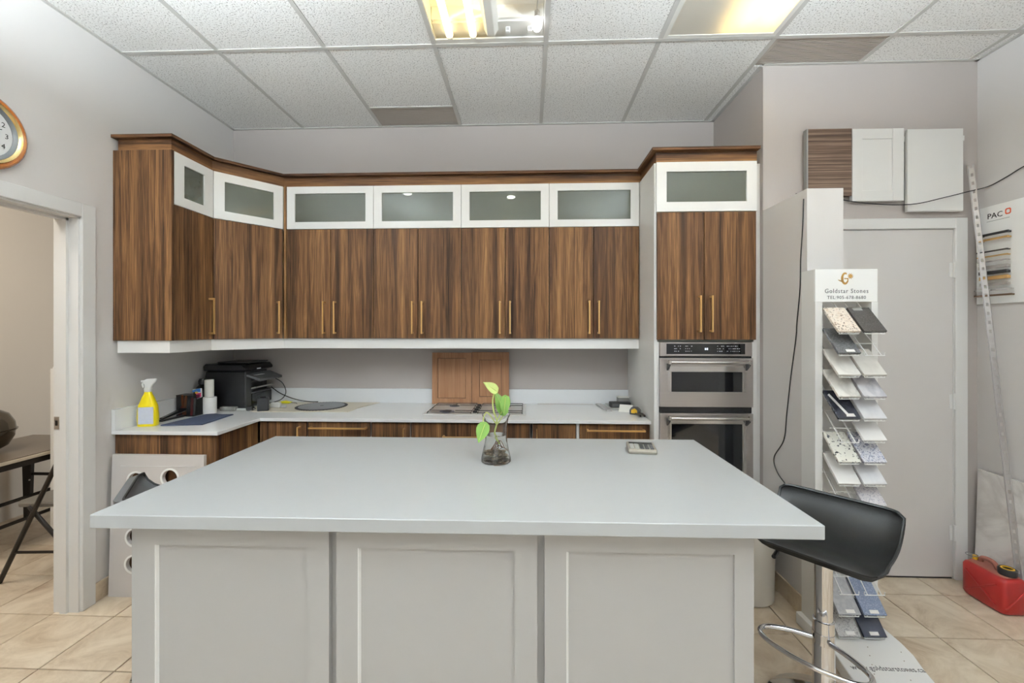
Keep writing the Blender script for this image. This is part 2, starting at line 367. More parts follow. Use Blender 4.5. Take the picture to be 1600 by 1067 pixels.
# side room shell
struct(bx('wall_side_room_left', 'wall_side_room', None, XO-.1, XO, YO0, YO1, 0, HC))
struct(bx('wall_side_room_back', 'wall_side_room', None, XO-.1, XL-.126, YO1, YO1+.1, 0, HC))
struct(bx('wall_side_room_front', 'wall_side_room', None, XO-.1, XL-.126, YO0-.1, YO0, 0, HC))
struct(bx('ceiling_side_room', 'ceiling_tile', None, XO-.1, XL-.126, YO0-.1, YO1+.1, HC, HC+.1))
# floor: bed of grout with single tiles on it
FT, FX, FY = .334, -2.416, 2.075
fl = struct(bx('floor', 'grout', None, XO-.1, XR+.12, YB-.12, YO1+.1, -.06, -.004))
g = .0026
tile_me = None
tcol = []
for i in range(-6, 17):
    for j in range(-5, 6):
        x0, y0 = FX+i*FT, FY+j*FT
        cx0, cy0 = x0+FT/2, y0+FT/2
        if cx0 < XO-.1 or cx0 > XR+.1 or cy0 > YO1: continue
        if cx0 > XS and cy0 > YD+.1: continue
        if -2.3 < cx0 < XS and cy0 > 2.95: continue
        if cx0 < XL-.2 and cy0 < YO0: continue
        if -.95 < cx0 < .35 and 1.5 < cy0 < 1.95: continue      # inside the island
        if tile_me is None:
            q = B().box(-FT/2+g, FT/2-g, -FT/2+g, FT/2-g, -.006, .001); bm = q.bm; bmesh.ops.recalc_face_normals(bm, faces=bm.faces)
            tp = [e for e in bm.edges if all(v.co.z > 0 for v in e.verts)]; bmesh.ops.bevel(bm, geom=tp, offset=.0015, segments=1, affect='EDGES')
            tile_me = bpy.data.meshes.new('floor_tile'); bm.to_mesh(tile_me); bm.free(); tile_me.materials.append(MATS['floor_tile'])
        t = bpy.data.objects.new('floor_tile', tile_me); COL.objects.link(t); t.parent = fl; t.location = Vector((cx0, cy0, 0))-fl.location
rest = B()
jy = FY-5*FT
rest.box(XL, XR, YB, jy-g, -.006, .001)
ro = rest.build('floor_tile_rest', 'floor_tile', fl); ro['kind'] = 'stuff'
# suspended ceiling: tees, mineral tiles, vents, light troffers
cl = struct(bx('ceiling', 'tee', None, XL, XR, YB, D, HC+.12, HC+.15))
GX = [-2.343+.61*k for k in range(0, 9)]         # runner lines
GY = [2.3215-1.22*k for k in range(0, 7)]
edges_x = [XL]+[x for x in GX if XL+.03 < x < XR-.02]+[XR]
LIGHTS = {}
def cell_tile(x0, x1, y0, y1):
    if x1-x0 < .02 or y1-y0 < .02: return
    q = B().box(x0+.004, x1-.004, y0+.004, y1-.004, HC-.002, HC+.012); q.build('ceiling_tile', 'ceiling_tile', cl, bevel=.002)
light_cells = {(3, 0), (5, 0), (1, 2), (3, 2), (5, 2), (7, 2)}
rows = [(2.3215, D)]+[(GY[k+1], GY[k]) for k in range(6)]
ymin = YB
for ri, (y0, y1) in enumerate(rows):
    y0 = max(y0, ymin)
    for ci in range(len(edges_x)-1):
        x0, x1 = edges_x[ci], edges_x[ci+1]
        yy = y1
        if ri == 0:
            if x0 >= 1.3: yy = YD
            elif x1 > XS: continue
            if abs(x0-1.317) < .05: cell_tile(x0, XS, YD, D)
            if abs(x0+1.123) < .05: cell_tile(x0, x1, y0, 2.957); continue
            if abs(x0-1.317) < .05: continue
        if ri > 0 and (ci, ri-1) in light_cells: continue
        cell_tile(x0, x1, y0, yy)
tw, tz0, tz1 = .012, HC-.006, HC-.002
for x in edges_x[1:-1]:
    y1 = D if x < XS-.03 else YD
    bx('ceiling_tee', 'tee', cl, x-tw, x+tw, YB, y1, tz0, tz1)
for k, y in enumerate(GY):
    if y > YB: bx('ceiling_tee', 'tee', cl, XL, XR, y-tw, y+tw, tz0-.0005, tz1)
bx('ceiling_tee', 'tee', cl, -1.123, -.513, 2.957-.008, 2.957+.008, tz0-.0005, tz1)
for a in ((XL, XS, D-.02, D), (XS, XR, YD-.02, YD), (XR-.02, XR, YB, YD), (XL, XL+.02, YB, D), (XS-.02, XS, YD, D)):
    bx('wall_angle', 'tee', cl, a[0], a[1], a[2], a[3], tz0-.0015, tz1-.0005)
def vent(x0, x1, y0, y1, label):
    t = thing('ceiling_vent', label, 'vent', ((x0+x1)/2, (y0+y1)/2, HC-.004))
    bx('backing', 'mid_grey', t, x0+.012, x1-.012, y0+.012, y1-.012, HC+.010, HC+.014)
    f = B(); 
    for a in ((x0+.005, x1-.005, y0+.005, y0+.02), (x0+.005, x1-.005, y1-.02, y1-.005), (x0+.005, x0+.02, y0+.02, y1-.02), (x1-.02, x1-.005, y0+.02, y1-.02)): f.box(*a, HC-.001, HC+.006)
    f.build('frame', 'vent_metal', t)
    n = int((y1-y0-.04)/.0125); sl = None
    for i in range(n):
        y = y0+.024+i*.0125
        if sl is None: sl = bx('slat', 'vent_metal', t, x0+.02, x1-.02, y, y+.009, HC+.0, HC+.005)
        else: copy_part(sl, t, (0, i*.0125, 0))
vent(-1.123, -.513, 2.965, D-.006, 'brown-grey slotted ceiling vent above the walnut wall cabinets')
vent(1.317+.012, 1.927, 2.334, YD-.006, 'brown-grey slotted ceiling vent above the hanging door samples')

def housing(t, x0, x1, y0, y1, zt, mat='troffer_white'):
    q = B(); e = .012
    q.box(x0+e, x1-e, y0+e, y1-e, zt, zt+.004)
    for a in ((x0+e, x1-e, y0+e, y0+e+.004), (x0+e, x1-e, y1-e-.004, y1-e), (x0+e, x0+e+.004, y0+e, y1-e), (x1-e-.004, x1-e, y0+e, y1-e)): q.box(*a, HC-.002, zt)
    return q.build('housing', mat, t)
def frame_ring(t, x0, x1, y0, y1, w=.022):
    q = B(); e = .012
    for a in ((x0+e, x1-e, y0+e, y0+e+w), (x0+e, x1-e, y1-e-w, y1-e), (x0+e, x0+e+w, y0+e+w, y1-e-w), (x1-e-w, x1-e, y0+e+w, y1-e-w)): q.box(*a, HC-.006, HC-.001)
    return q.build('lens_frame', 'troffer_white', t)
# open troffer over the island: two lit tubes, wiring cover, two empty lampholders, bare bulb
x0, x1, y0, y1 = -.513, .097, 1.1015, 2.3215
t = thing('ceiling_light', 'open fluorescent ceiling light with two lit tubes and a bare bulb', 'ceiling light', (-.208, 1.71, HC))
housing(t, x0, x1, y0, y1, HC+.095)
q = B().box(x0+.018, x1-.018, y1-.15, y1-.135, HC+.03, HC+.095); q.build('end_plate', 'troffer_white', t)
q = B().box(x0+.018, x1-.018, y1-.135, y1-.017, HC+.02, HC+.03); q.build('socket_tray', 'troffer_white', t)
bx('lower_lip', 'troffer_white', t, x0+.014, x1-.014, y1-.045, y1-.014, HC-.004, HC+.004)
for xt in (-.415, -.290): B().tube([(xt, y0+.05, HC+.0), (xt, y1-.075, HC+.0)], [.019, .019], 14).build('tube', 'tube_warm', t, smooth=True)
for xt in (-.415, -.290): bx('lampholder', 'white_plastic', t, xt-.013, xt+.013, y1-.074, y1-.05, HC-.01, HC+.022)
q = B().ext([(-.235, y0+.04, HC+.03), (-.215, y0+.04, HC-.012), (-.175, y0+.04, HC-.012), (-.150, y0+.04, HC+.03)], (0, y1-y0-.115, 0)); q.build('wiring_cover', 'troffer_white', t, bevel=.003)
for xt in (-.105, .01):
    h_ = bx('lampholder', 'white_plastic', t, xt-.012, xt+.012, y1-.1, y1-.08, HC-.005, HC+.022, bevel=.003)
    for dx in (-.004, .004): bx('pin_slot', 'dark_grey', h_, xt+dx-.0015, xt+dx+.0015, y1-.1015, y1-.099, HC+.0, HC+.014)
B().lathe([(.0, -.05), (.014, -.046), (.024, -.03), (.026, -.015), (.018, .01), (.012, .022)], (.045, 2.165, HC+.0), 16).build('bulb', 'led_white', t, smooth=True)
B().lathe([(.0125, .02), (.0135, .03), (.0135, .05), (.008, .058), (.0, .06)], (.045, 2.165, HC+.0), 14).build('bulb_socket', 'steel_bright', t, smooth=True)
B().tube([(.045, 2.165, HC+.06), (.047, 2.15, HC+.085), (.05, 2.13, HC+.095)], .003, 6).build('bulb_wire', 'light_grey', t)
# lensed troffer, its right-hand lamps lit
x0, x1 = .707, 1.317
t = thing('ceiling_light', 'ceiling light with a prismatic lens glowing yellow on its right side', 'ceiling light', (1.012, 1.71, HC))
housing(t, x0, x1, y0, y1, HC+.095)
frame_ring(t, x0, x1, y0, y1)
bx('lens', 'prism_lens', t, x0+.03, x1-.03, y0+.03, y1-.03, HC-.003, HC+.0)
bx('ballast_cover', 'troffer_white', t, .93, 1.0, y0+.03, y1-.03, HC+.02, HC+.09)
for xt in (1.1, 1.22): B().tube([(xt, y0+.05, HC+.05), (xt, y1-.08, HC+.05)], [.016, .016], 12).build('tube', 'tube_warm_lens', t, smooth=True)
# made-up ceiling lights, added out of view behind the camera
for (ci, ri) in sorted(light_cells):
    if ri == 0: continue
    x0, x1 = edges_x[ci], edges_x[ci+1]; y0, y1 = max(GY[ri+1], YB), GY[ri]
    if x1-x0 < .5: continue
    t = thing('ceiling_light', 'lensed ceiling light, %s from the left wall in the %s row behind the kitchen' % (['first', 'second', 'third', 'fourth'][ci//2], 'nearer'), 'ceiling light', ((x0+x1)/2, (y0+y1)/2, HC), 'showroom ceiling lights behind the photographer')
    housing(t, x0, x1, y0, y1, HC+.06); frame_ring(t, x0, x1, y0, y1)
    bx('lens', 'lens_neutral', t, x0+.03, x1-.03, y0+.03, y1-.03, HC-.003, HC+.0)
# made-up suspended lights, added out of view to brighten the ceiling
for lab, xc in (('suspended showroom light nearer the left wall, above the photographer', -1.45), ('suspended showroom light nearer the right side, above the photographer', 1.05)):
    t = thing('pendant_light', lab, 'pendant light', (xc, .4, 2.5), 'suspended showroom lights'); ya, yb = -.2, 1.0
    bx('lower_lens', 'pendant_down', t, xc-.12, xc+.12, ya+.01, yb-.01, 2.5, 2.505); bx('upper_lens', 'pendant_up', t, xc-.12, xc+.12, ya+.01, yb-.01, 2.555, 2.56)
    bx('tray', 'troffer_white', t, xc-.12, xc+.12, ya+.01, yb-.01, 2.508, 2.552)
    for a in ((xc-.128, xc-.121, ya, yb), (xc+.121, xc+.128, ya, yb)): bx('side_rail', 'steel', t, *a, 2.498, 2.562)
    for y_ in (ya+.1, yb-.1): B().cyl((xc, y_, 2.555), (xc, y_, HC-.006), .002, 6).build('suspension_wire', 'steel_bright', t)
t = thing('ceiling_light', 'square ceiling light of the side room beyond the doorway', 'ceiling light', (-3.1, 1.6, HC-.06))  # unseen lamp, added to light the side room
bx('housing', 'troffer_white', t, -3.4, -2.8, 1.0, 2.2, HC-.05, HC); bx('lens', 'lens_side_room', t, -3.37, -2.83, 1.03, 2.17, HC-.06, HC-.05)

# left doorway: jamb, stop, casing, strike plate
t = sempty('trim_1', (XL, o1, 0))
j = B(); jx0, jx1 = XL-.129, XL+.003
j.box(jx0, jx1, o1-.016, o1, 0, oh).box(jx0, jx1, o0, o0+.016, 0, oh).box(jx0, jx1, o0, o1, oh-.016, oh); j.build('jamb', 'trim_white', t)
s_ = B(); s_.box(jx0+.045, jx0+.08, o1-.028, o1-.016, 0, oh-.016).box(jx0+.045, jx0+.08, o0+.016, o0+.028, 0, oh-.016).box(jx0+.045, jx0+.08, o0+.016, o1-.016, oh-.028, oh-.016); s_.build('door_stop', 'trim_white', t)
c_ = B(); cw = .07
c_.box(XL, XL+.016, o1-.008, o1-.008+cw, 0, oh+cw-.008).box(XL, XL+.016, o0+.008-cw, o0+.008, 0, oh+cw-.008).box(XL, XL+.016, o0+.008, o1-.008, oh-.008, oh+cw-.008); c_.build('casing', 'trim_white', t, bevel=.003)
sp = bx('strike_plate', 'steel', t, jx0+.004, jx0+.034, o1-.0185, o1-.0155, .935, 1.0, bevel=.001); bx('latch_hole', 'black_gloss', sp, jx0+.012, jx0+.024, o1-.0192, o1-.0182, .955, .98)
# tile skirting beside the doorway and along the partition
def skirting(name, mat, pieces):
    q = sempty(name, (pieces[0][0], pieces[0][2], 0))
    for p in pieces: bx('skirting_tile', mat, q, *p, .001, .1, bevel=.002)
skirting('baseboard_left', 'floor_tile', [(XL, XL+.01, o1+cw-.006, 2.28)])
skirting('baseboard_partition', 'floor_tile', [(XS-.01, XS, 2.178, 2.44), (XS-.01, XS, 2.443, 2.575)])
skirting('baseboard_door_side', 'floor_tile', [(d1+.06, XR-.011, YD-.01, YD)])
skirting('baseboard_right', 'floor_tile', [(XR-.01, XR, 2.24+k*.334*-1, 2.572-k*.334) for k in range(4)])

# right-hand door
t = sempty('door_1', (2.04, YD, 0))
bx('door_leaf', 'door_paint', t, d0+.02, d1-.017, YD-.006, YD+.034, .012, dh-.015, bevel=.002)
c_ = B(); c_.box(d1-.012, d1+.056, YD-.018, YD, 0, dh+.05).box(d0-.0, d1-.012, YD-.018, YD, dh-.012, dh+.05); c_.build('casing', 'trim_white', t, bevel=.003)
j = B(); j.box(d1-.015, d1, YD-.004, YD+.12, 0, dh).box(d0, d0+.018, YD-.004, YD+.12, 0, dh).box(d0+.018, d1-.015, YD-.004, YD+.12, dh-.013, dh); j.build('jamb', 'trim_white', t)
for z in (1.79, 1.03, .27):
    h_ = B(); h_.cyl((d1-.014, YD-.012, z-.045), (d1-.014, YD-.012, z+.045), .007, 10).box(d1-.038, d1-.014, YD-.0085, YD-.005, z-.042, z+.042); h_.build('hinge', 'trim_white', t)
bx('threshold_shadow_gap', 'iron', t, d0+.02, d1-.017, YD+.0, YD+.03, .001, .006)

# ------------------------------------------------------------------ cabinet parts
def bar_handle(parent, p, length, axis, out, mat='brass', r=.006, so=.032):
    """square bar pull: p = middle of the bar, axis = its direction, out = unit vector away from the front"""
    p, a, o_ = Vector(p), Vector(axis), Vector(out); s_ = a.cross(o_); q = B()
    def bar(c, ha, ho, hs):
        pts = [c+a*ha*i+o_*ho*j+s_*hs*k for i, j, k in ((-1,-1,-1),(1,-1,-1),(1,1,-1),(-1,1,-1))]; q.ext(pts, s_*2*hs)
    bar(p, length/2, r*.8, r*.8)
    for sg in (-1, 1): bar(p+a*sg*(length/2-r)-o_*so/2, r, so/2, r)
    return q.build('handle', mat, parent, bevel=.0012)
def slab_door(name, parent, x0, x1, y, z0, z1, mat='walnut', th=.019): return bx(name, mat, parent, x0+.002, x1-.002, y, y+th, z0+.0015, z1-.0015, bevel=.001)
def glass_door(parent, M, w, h, fx, fz):
    """framed door built in local x (width), z (height), front at local y=0"""
    q = B(); th = .019; e = .0015
    q.box(e, w-e, 0, th, e, fz).box(e, w-e, 0, th, h-fz, h-e).box(e, fx, 0, th, fz, h-fz).box(w-fx, w-e, 0, th, fz, h-fz)
    f = q.M(M).build('glass_door', 'white_gloss', parent)
    B().box(fx-.004, w-fx+.004, .009, .013, fz-.004, h-fz+.004).M(M).build('pane', 'cab_glass', f)
    return f
ZB, ZG, ZT = 1.384, 2.14, 2.436   # underside of doors, glass door bottom, top
def carcass(parent, x0, x1, y0, y1, z0, z1, shelf=ZG):
    q = B(); e = .016
    q.box(x0, x0+e, y0, y1, z0, z1).box(x1-e, x1, y0, y1, z0, z1).box(x0+e, x1-e, y0, y1, z0, z0+e).box(x0+e, x1-e, y0, y1, z1-e, z1).box(x0+e, x1-e, y1-.008, y1, z0+e, z1-e).box(x0+e, x1-e, y0+.002, y1-.008, shelf-.008, shelf+.008)
    return q.build('body', 'cab_inside', parent)
XU = [-1.672, -1.062, -.456, .143, .747]; YU = 2.9
wl = ['walnut wall cabinet with no light in its glass, left end of the back row', 'second walnut wall cabinet of the back row, left of the brown sample doors', 'third walnut wall cabinet of the back row, above the gas cooktop', 'walnut wall cabinet at the right end of the back row, beside the oven tower']
hx = [(-1.4, -1.324), (-.786, -.72), (-.19, -.121), (.409, .473)]
disc_glow = [None, (-.86, 3.02), (-.125, 3.13), (.57, 2.975)]
for i in range(4):
    x0, x1 = XU[i], XU[i+1]
    t = thing('wall_cabinet', wl[i], 'cabinet', ((x0+x1)/2, 3.07, ZB), 'walnut wall cabinets of the back row')
    carcass(t, x0+.0005, x1-.0005, YU+.021, D-.002, ZB, ZT)
    xm = (hx[i][0]+hx[i][1])/2
    for k, (a, b_) in enumerate(((x0, xm), (xm, x1))):
        d_ = slab_door('door', t, a, b_, YU, ZB, ZG)
        bar_handle(d_, (hx[i][k], YU-.036, 1.528), .222, (0,0,1), (0,-1,0))
    glass_door(t, Matrix.Translation((x0, YU, ZG)), x1-x0, ZT-ZG, .057, .05)
    if disc_glow[i]: B().lathe([(0, -.006), (.026, -.006), (.03, 0), (0, .001)], (*disc_glow[i], ZT-.0175), 16).build('puck_light', 'puck', t)  # small glowing disc under the cabinet top, behind the pane
# left run: end cabinet, then the angled corner cabinet
XF, YE, YC = -1.959, 2.277, 2.59
t = thing('wall_cabinet', 'walnut wall cabinet on the left wall, end panel facing the room', 'cabinet', ((XL+XF)/2, (YE+YC)/2, ZB))
bx('end_panel', 'walnut', t, XL+.001, XF, YE, YE+.018, ZB, ZT, bevel=.001)
q = B(); e = .016; xb, yb = XF-.022, YE+.019
q.box(XL+.002, xb, yb, yb+e, ZB, ZT).box(XL+.002, xb, YC-e, YC-.001, ZB, ZT).box(XL+.002, XL+.01, yb+e, YC-e, ZB, ZT)
for z in (ZB, ZG-.008, ZT-e): q.box(XL+.01, xb, yb+e, YC-e, z, z+e)
q.build('body', 'cab_inside', t)
d_ = bx('door', 'walnut', t, XF-.019, XF, YE+.0195, YC-.0015, ZB+.0015, ZG-.0015, bevel=.001)
bar_handle(d_, (XF+.036, 2.548, 1.528), .222, (0,0,1), (1,0,0))
glass_door(t, frame((XF, YE+.018, ZG), (0,1,0), (-1,0,0)), YC-YE-.018, ZT-ZG, .07, .055)
XC2 = -1.69
t = thing('wall_cabinet', 'angled walnut corner wall cabinet above the black printer', 'cabinet', (-2.0, 2.95, ZB))
A0, A1 = Vector((XF, YC, 0)), Vector((XC2, YU, 0)); dv = (A1-A0); wd = dv.length; dn = dv.normalized(); nn = Vector((-dn.y, dn.x, 0))
out_ = [(XL+.002, YC), (XF-.002, YC+.0), (A0+nn*.021).to_tuple()[:2], (A1+nn*.021).to_tuple()[:2], (XC2, YU+.002), (XC2, D-.002), (XL+.002, D-.002)]
q = B()
for z in (ZB, ZG-.008, ZT-e): q.prism(out_, z, z+e)
q.box(XL+.002, XL+.01, YC+.001, D-.002, ZB+e, ZT-e).box(XL+.01, XC2, D-.01, D-.002, ZB+e, ZT-e).box(XC2-.014, XC2, YU+.03, D-.01, ZB+e, ZT-e).box(XL+.01, XF-.03, YC+.001, YC+.015, ZB+e, ZT-e)
q.build('body', 'cab_inside', t)
MD = frame((A0.x, A0.y, ZB), dn, nn)
d_ = B().box(.002, wd-.008, 0, .019, .0015, ZG-ZB-.0015).M(MD).build('door', 'walnut', t, bevel=.001)
hp = A0+dn*(wd-.045); bar_handle(d_, (hp.x-nn.x*.036, hp.y-nn.y*.036, 1.528), .222, (0,0,1), -nn)
glass_door(t, frame((A0.x, A0.y, ZG), dn, nn), wd-.006, ZT-ZG, .06, .055)
bx('filler_strip', 'walnut', t, XC2+.0005, XU[0]-.001, YU-.004, YU+.02, ZB, ZT)
B().lathe([(0, -.006), (.026, -.006), (.03, 0), (0, .001)], (-1.87, 3.0, 2.21), 16).build('puck_light', 'puck', t)  # glowing disc set low behind the corner pane
B().cyl((-1.87, 3.0, 2.21), (-1.87, 3.0, ZT-.017), .004, 6).build('puck_stem', 'light_grey', t)
# oven tower
TX0, TX1, TY = .75, 1.35, 2.575
t = thing('oven_tower', 'tall white cabinet with walnut doors housing the wall ovens', 'cabinet', ((TX0+TX1)/2, 2.9, 0))
for a in (TX0, TX1-.02): bx('side_panel', 'white_satin', t, a, a+.02, TY, D-.002, 0, ZT, bevel=.001)
q = B(); q.box(TX0+.02, TX1-.02, TY+.03, D-.01, ZT-.016, ZT).box(TX0+.02, TX1-.02, TY+.03, D-.01, ZG-.008, ZG+.008).box(TX0+.02, TX1-.02, TY+.03, D-.01, ZB-.012, ZB+.004).box(TX0+.02, TX1-.02, D-.01, D-.002, 0, ZT).box(TX0+.02, TX1-.02, TY+.01, D-.01, .40, .416).box(TX0+.02, TX1-.02, TY+.07, D-.01, 0, .1); q.build('body', 'cab_inside', t)
xm = 1.036
for k, (a, b_) in enumerate(((TX0+.012, xm), (xm, TX1-.012))):
    d_ = slab_door('door', t, a, b_, TY-.019, ZB, ZG); bar_handle(d_, ((1.003, 1.07)[k], TY-.055, 1.537), .214, (0,0,1), (0,-1,0))
glass_door(t, Matrix.Translation((TX0+.008, TY-.019, ZG+.001)), TX1-TX0-.016, ZT-ZG-.001, .06, .058)
d_ = bx('bottom_drawer', 'walnut', t, TX0+.012, TX1-.012, TY-.019, TY, .1, .40, bevel=.001)
bar_handle(d_, ((TX0+TX1)/2, TY-.055, .34), .35, (1,0,0), (0,-1,0))
for a, b_ in ((TX0+.02, .778), (1.318, TX1-.02)): bx('filler', 'white_satin', t, a, b_, TY-.002, TY+.01, .416, ZB-.012)
bx('filler_strip', 'white_satin', t, TX1+.001, XS-.001, TY+.03, TY+.045, 0, ZT)
# double wall oven
OX0, OX1, OY = .779, 1.317, 2.572
t = thing('wall_oven', 'stainless steel double wall oven under the walnut tower doors', 'oven', ((OX0+OX1)/2, 2.8, .418))
bx('body', 'dark_grey', t, OX0+.01, OX1-.01, OY+.012, OY+.5, .42, 1.37)
p_ = bx('control_panel', 'steel', t, OX0, OX1, OY-.012, OY+.012, 1.288, 1.372, bevel=.003)
pg = bx('control_glass', 'black_glass', p_, .818, 1.274, OY-.0135, OY-.0115, 1.3, 1.362)
for xx in (1.041, 1.052): bx('clock_digit', 'display', pg, xx, xx+.007, OY-.0141, OY-.0136, 1.325, 1.337)
mk = B()
for cx_i, cols in ((.875, 4), (.94, 4), (1.125, 4), (1.18, 5), (1.215, 4)):
    for rr in range(3):
        for cc in range(cols):
            if (rr*7+cc*3+int(cx_i*100)) % 5 == 0: continue
            x_ = cx_i+cc*.011-.012; z_ = 1.346-rr*.015; mk.box(x_, x_+random.choice((.004, .006, .008)), OY-.0139, OY-.0135, z_, z_+.003)
mk.build('key_marks', 'print_white', pg)['kind'] = 'stuff'
for nm, z0, z1, win in (('upper_door', .99, 1.277, (1.078, 1.196)), ('lower_door', .42, .952, (.53, .89))):
    q = B(); wx0, wx1 = .845, 1.256
    q.box(OX0, OX1, OY-.02, OY+.012, z0, win[0]).box(OX0, OX1, OY-.02, OY+.012, win[1], z1).box(OX0, wx0, OY-.02, OY+.012, win[0], win[1]).box(wx1, OX1, OY-.02, OY+.012, win[0], win[1])
    d_ = q.build(nm, 'steel', t)
    bx('window', 'black_glass', d_, wx0, wx1, OY-.014, OY-.006, win[0], win[1])
    bx('window_trim', 'steel_bright', d_, wx0-.012, wx1+.012, OY-.0225, OY-.0195, win[1]+.001, win[1]+.035, bevel=.001)
    zt = z1-.022
    for sx in (wx0-.022, wx1+.006): bx('window_side_trim', 'steel_bright', d_, sx, sx+.016, OY-.0215, OY-.0195, win[0], win[1])
    q = B(); q.cyl((.818, OY-.062, zt), (1.282, OY-.062, zt), .0095, 14); q.build('handle', 'steel_bright', d_, smooth=True)
    for sx in (.822, 1.278):
        bx('handle_end', 'steel_bright', d_, sx-.008, sx+.008, OY-.073, OY-.051, zt-.012, zt+.012, bevel=.003)
        B().ext([(sx-.005, OY-.06, zt-.008), (sx-.005, OY-.06, zt-.02), (sx-.005, OY-.02, zt-.05), (sx-.005, OY-.02, zt-.01)], (.01, 0, 0)).build('handle_bracket', 'dark_grey', d_)
bx('gap_strip', 'black_gloss', t, OX0+.002, OX1-.002, OY-.006, OY+.012, .954, .988)
bx('gap_strip', 'black_gloss', t, OX0+.002, OX1-.002, OY-.004, OY+.012, 1.278, 1.287)
for z in (.83, .72, .61): B().cyl((.85, OY+.006, z), (1.25, OY+.006, z), .0025, 6).build('oven_rack', 'steel_bright', t)
# crown moulding: frieze board and projecting cap following the fronts
def strip(line, y_in, z0, z1, closed=False):
    """vertical board: line = front edge points in plan, thickness y_in to the left of travel"""
    n = len(line); P = [Vector((*p, 0)) for p in line]; nor = []
    for i in range(n-1):
        d = (P[i+1]-P[i]).normalized(); nor.append(Vector((-d.y, d.x, 0)))
    back = []
    for i in range(n):
        if i == 0: m_ = nor[0]
        elif i == n-1: m_ = nor[-1]
        else:
            m_ = nor[i-1]+nor[i]; m_ = m_/(m_.length_squared/2) if m_.length > .1 else nor[i]
        back.append(P[i]+m_*y_in)
    q = B()
    for i in range(n-1): q.prism([P[i].to_tuple()[:2], P[i+1].to_tuple()[:2], back[i+1].to_tuple()[:2], back[i].to_tuple()[:2]], z0, z1)
    return q
cl_line = [(XL+.02, YE+.012), (XF-.012, YE+.012), (XF-.012, YC+.004), (XC2-.006, YU+.012), (TX0+.012, YU+.012), (TX0+.012, TY+.0), (TX1+.0, TY+.0)]
cap_line = [(XL+.001, YE-.012), (XF+.012, YE-.012), (XF+.012, YC-.007), (XC2+.006, YU-.018), (TX0-.018, YU-.018), (TX0-.018, TY-.032), (TX1+.006, TY-.032)]
t = thing('crown_moulding', 'walnut crown moulding running along the tops of all the tall cabinets', 'moulding', (-.4, 2.9, ZT))
strip(cl_line, .018, ZT+.001, ZT+.066).build('frieze', 'walnut_h', t)
strip(cap_line, .06, ZT+.066, ZT+.083).build('cap', 'walnut_h', t)
# light valance under the wall cabinets
vl = [(XL+.016, YE+.012), (XF-.02, YE+.012), (XF-.02, YC+.01), (XC2-.012, YU+.022), (TX0-.001, YU+.022)]
t = thing('light_valance', 'white valance board under the walnut wall cabinets', 'valance', (-.6, 2.9, 1.316))
strip(vl, .018, 1.316, ZB-.0008).build('board', 'white_gloss', t)

# ------------------------------------------------------------------ base cabinets and worktop
ZW, ZS = .887, .867
LF = -1.692
YFb = 2.655
def base(name, label, x0, x1, front='door', handle=None, group='walnut base cabinets of the back row'):
    t = thing('base_cabinet', label, 'cabinet', ((x0+x1)/2, 2.9, 0), group)
    q = B(); e = .016; yb = YFb+.021
    q.box(x0, x0+e, yb, D-.03, .1, ZS-.001).box(x1-e, x1, yb, D-.03, .1, ZS-.001).box(x0+e, x1-e, yb, D-.03, .1, .116).box(x0+e, x1-e, D-.045, D-.03, .116, ZS-.001).box(x0, x1, yb+.05, yb+.065, .0, .1); q.build('body', 'white_satin', t)
    if front == 'drawer':
        for k, (z0, z1) in enumerate(((.655, ZS-.006), (.38, .655), (.1, .38))):
            d_ = slab_door('drawer', t, x0, x1, YFb, z0, z1)
            zz = handle[2] if k == 0 else z1-.04
            bar_handle(d_, ((handle[0]+handle[1])/2, YFb-.036, zz), handle[1]-handle[0], (1,0,0), (0,-1,0))
    else:
        d_ = slab_door('door', t, x0, x1, YFb, .1, ZS-.006)
        if front == 'door': bar_handle(d_, (handle[0], YFb-.036, handle[2]-.11), .222, (0,0,1), (0,-1,0))
        else: bar_handle(d_, (handle[0], YFb-.036, handle[2]-.08), .16, (0,0,1), (0,-1,0), r=.0045)
    return t
base('c', 'walnut base cabinet door in the inner corner, left of the drawers', -1.705, -1.404, 'door', (-1.441, 0, .834))
base('d', 'walnut drawer base cabinet below the round saw blade', -1.398, -.995, 'drawer', (-1.372, -1.008, .829))
base('p', 'narrow walnut pull-out base cabinet left of the cooktop cabinet', -.988, -.742, 'pull', (-.773, 0, .832))
base('k', 'wide walnut base cabinet under the gas cooktop', -.735, .014, 'drawer', (-.53, -.19, .781))
base('p', 'narrow walnut pull-out base cabinet right of the cooktop cabinet', .026, .298, 'pull', (.054, 0, .832))
base('d', 'walnut drawer base cabinet beside the oven tower', .316, .748, 'drawer', (.358, .713, .828))
tag(bx('filler_strip', 'white_satin', None, .2995, .3145, YFb+.001, YFb+.02, .1, ZS-.002), 'white filler strip between the two right-hand base cabinets', 'filler')
# left run
t = thing('base_cabinet', 'walnut base cabinet on the left wall, plain end panel behind the holed board', 'cabinet', (-2.0, 2.45, 0))
bx('end_panel', 'walnut', t, XL+.004, LF-.02, 2.287, 2.305, .0, ZS-.001, bevel=.001)
q = B(); q.box(XL+.004, XL+.02, 2.306, 2.64, .1, ZS-.001).box(XL+.02, LF-.042, 2.306, 2.64, .1, .116).box(XL+.02, LF-.042, 2.625, 2.64, .116, ZS-.001); q.build('body', 'white_satin', t)
d_ = bx('door', 'walnut', t, LF-.04, LF-.021, 2.307, 2.648, .1, ZS-.006, bevel=.001)
t = thing('worktop', 'white quartz worktop running along the left and back walls', 'worktop', (-.8, 2.9, ZS))
B().prism([(XL+.001, 2.268), (LF, 2.268), (LF, 2.635), (TX0-.001, 2.635), (TX0-.001, D-.001), (XL+.001, D-.001)], ZS, ZW).build('slab', 'quartz', t, bevel=.0015)
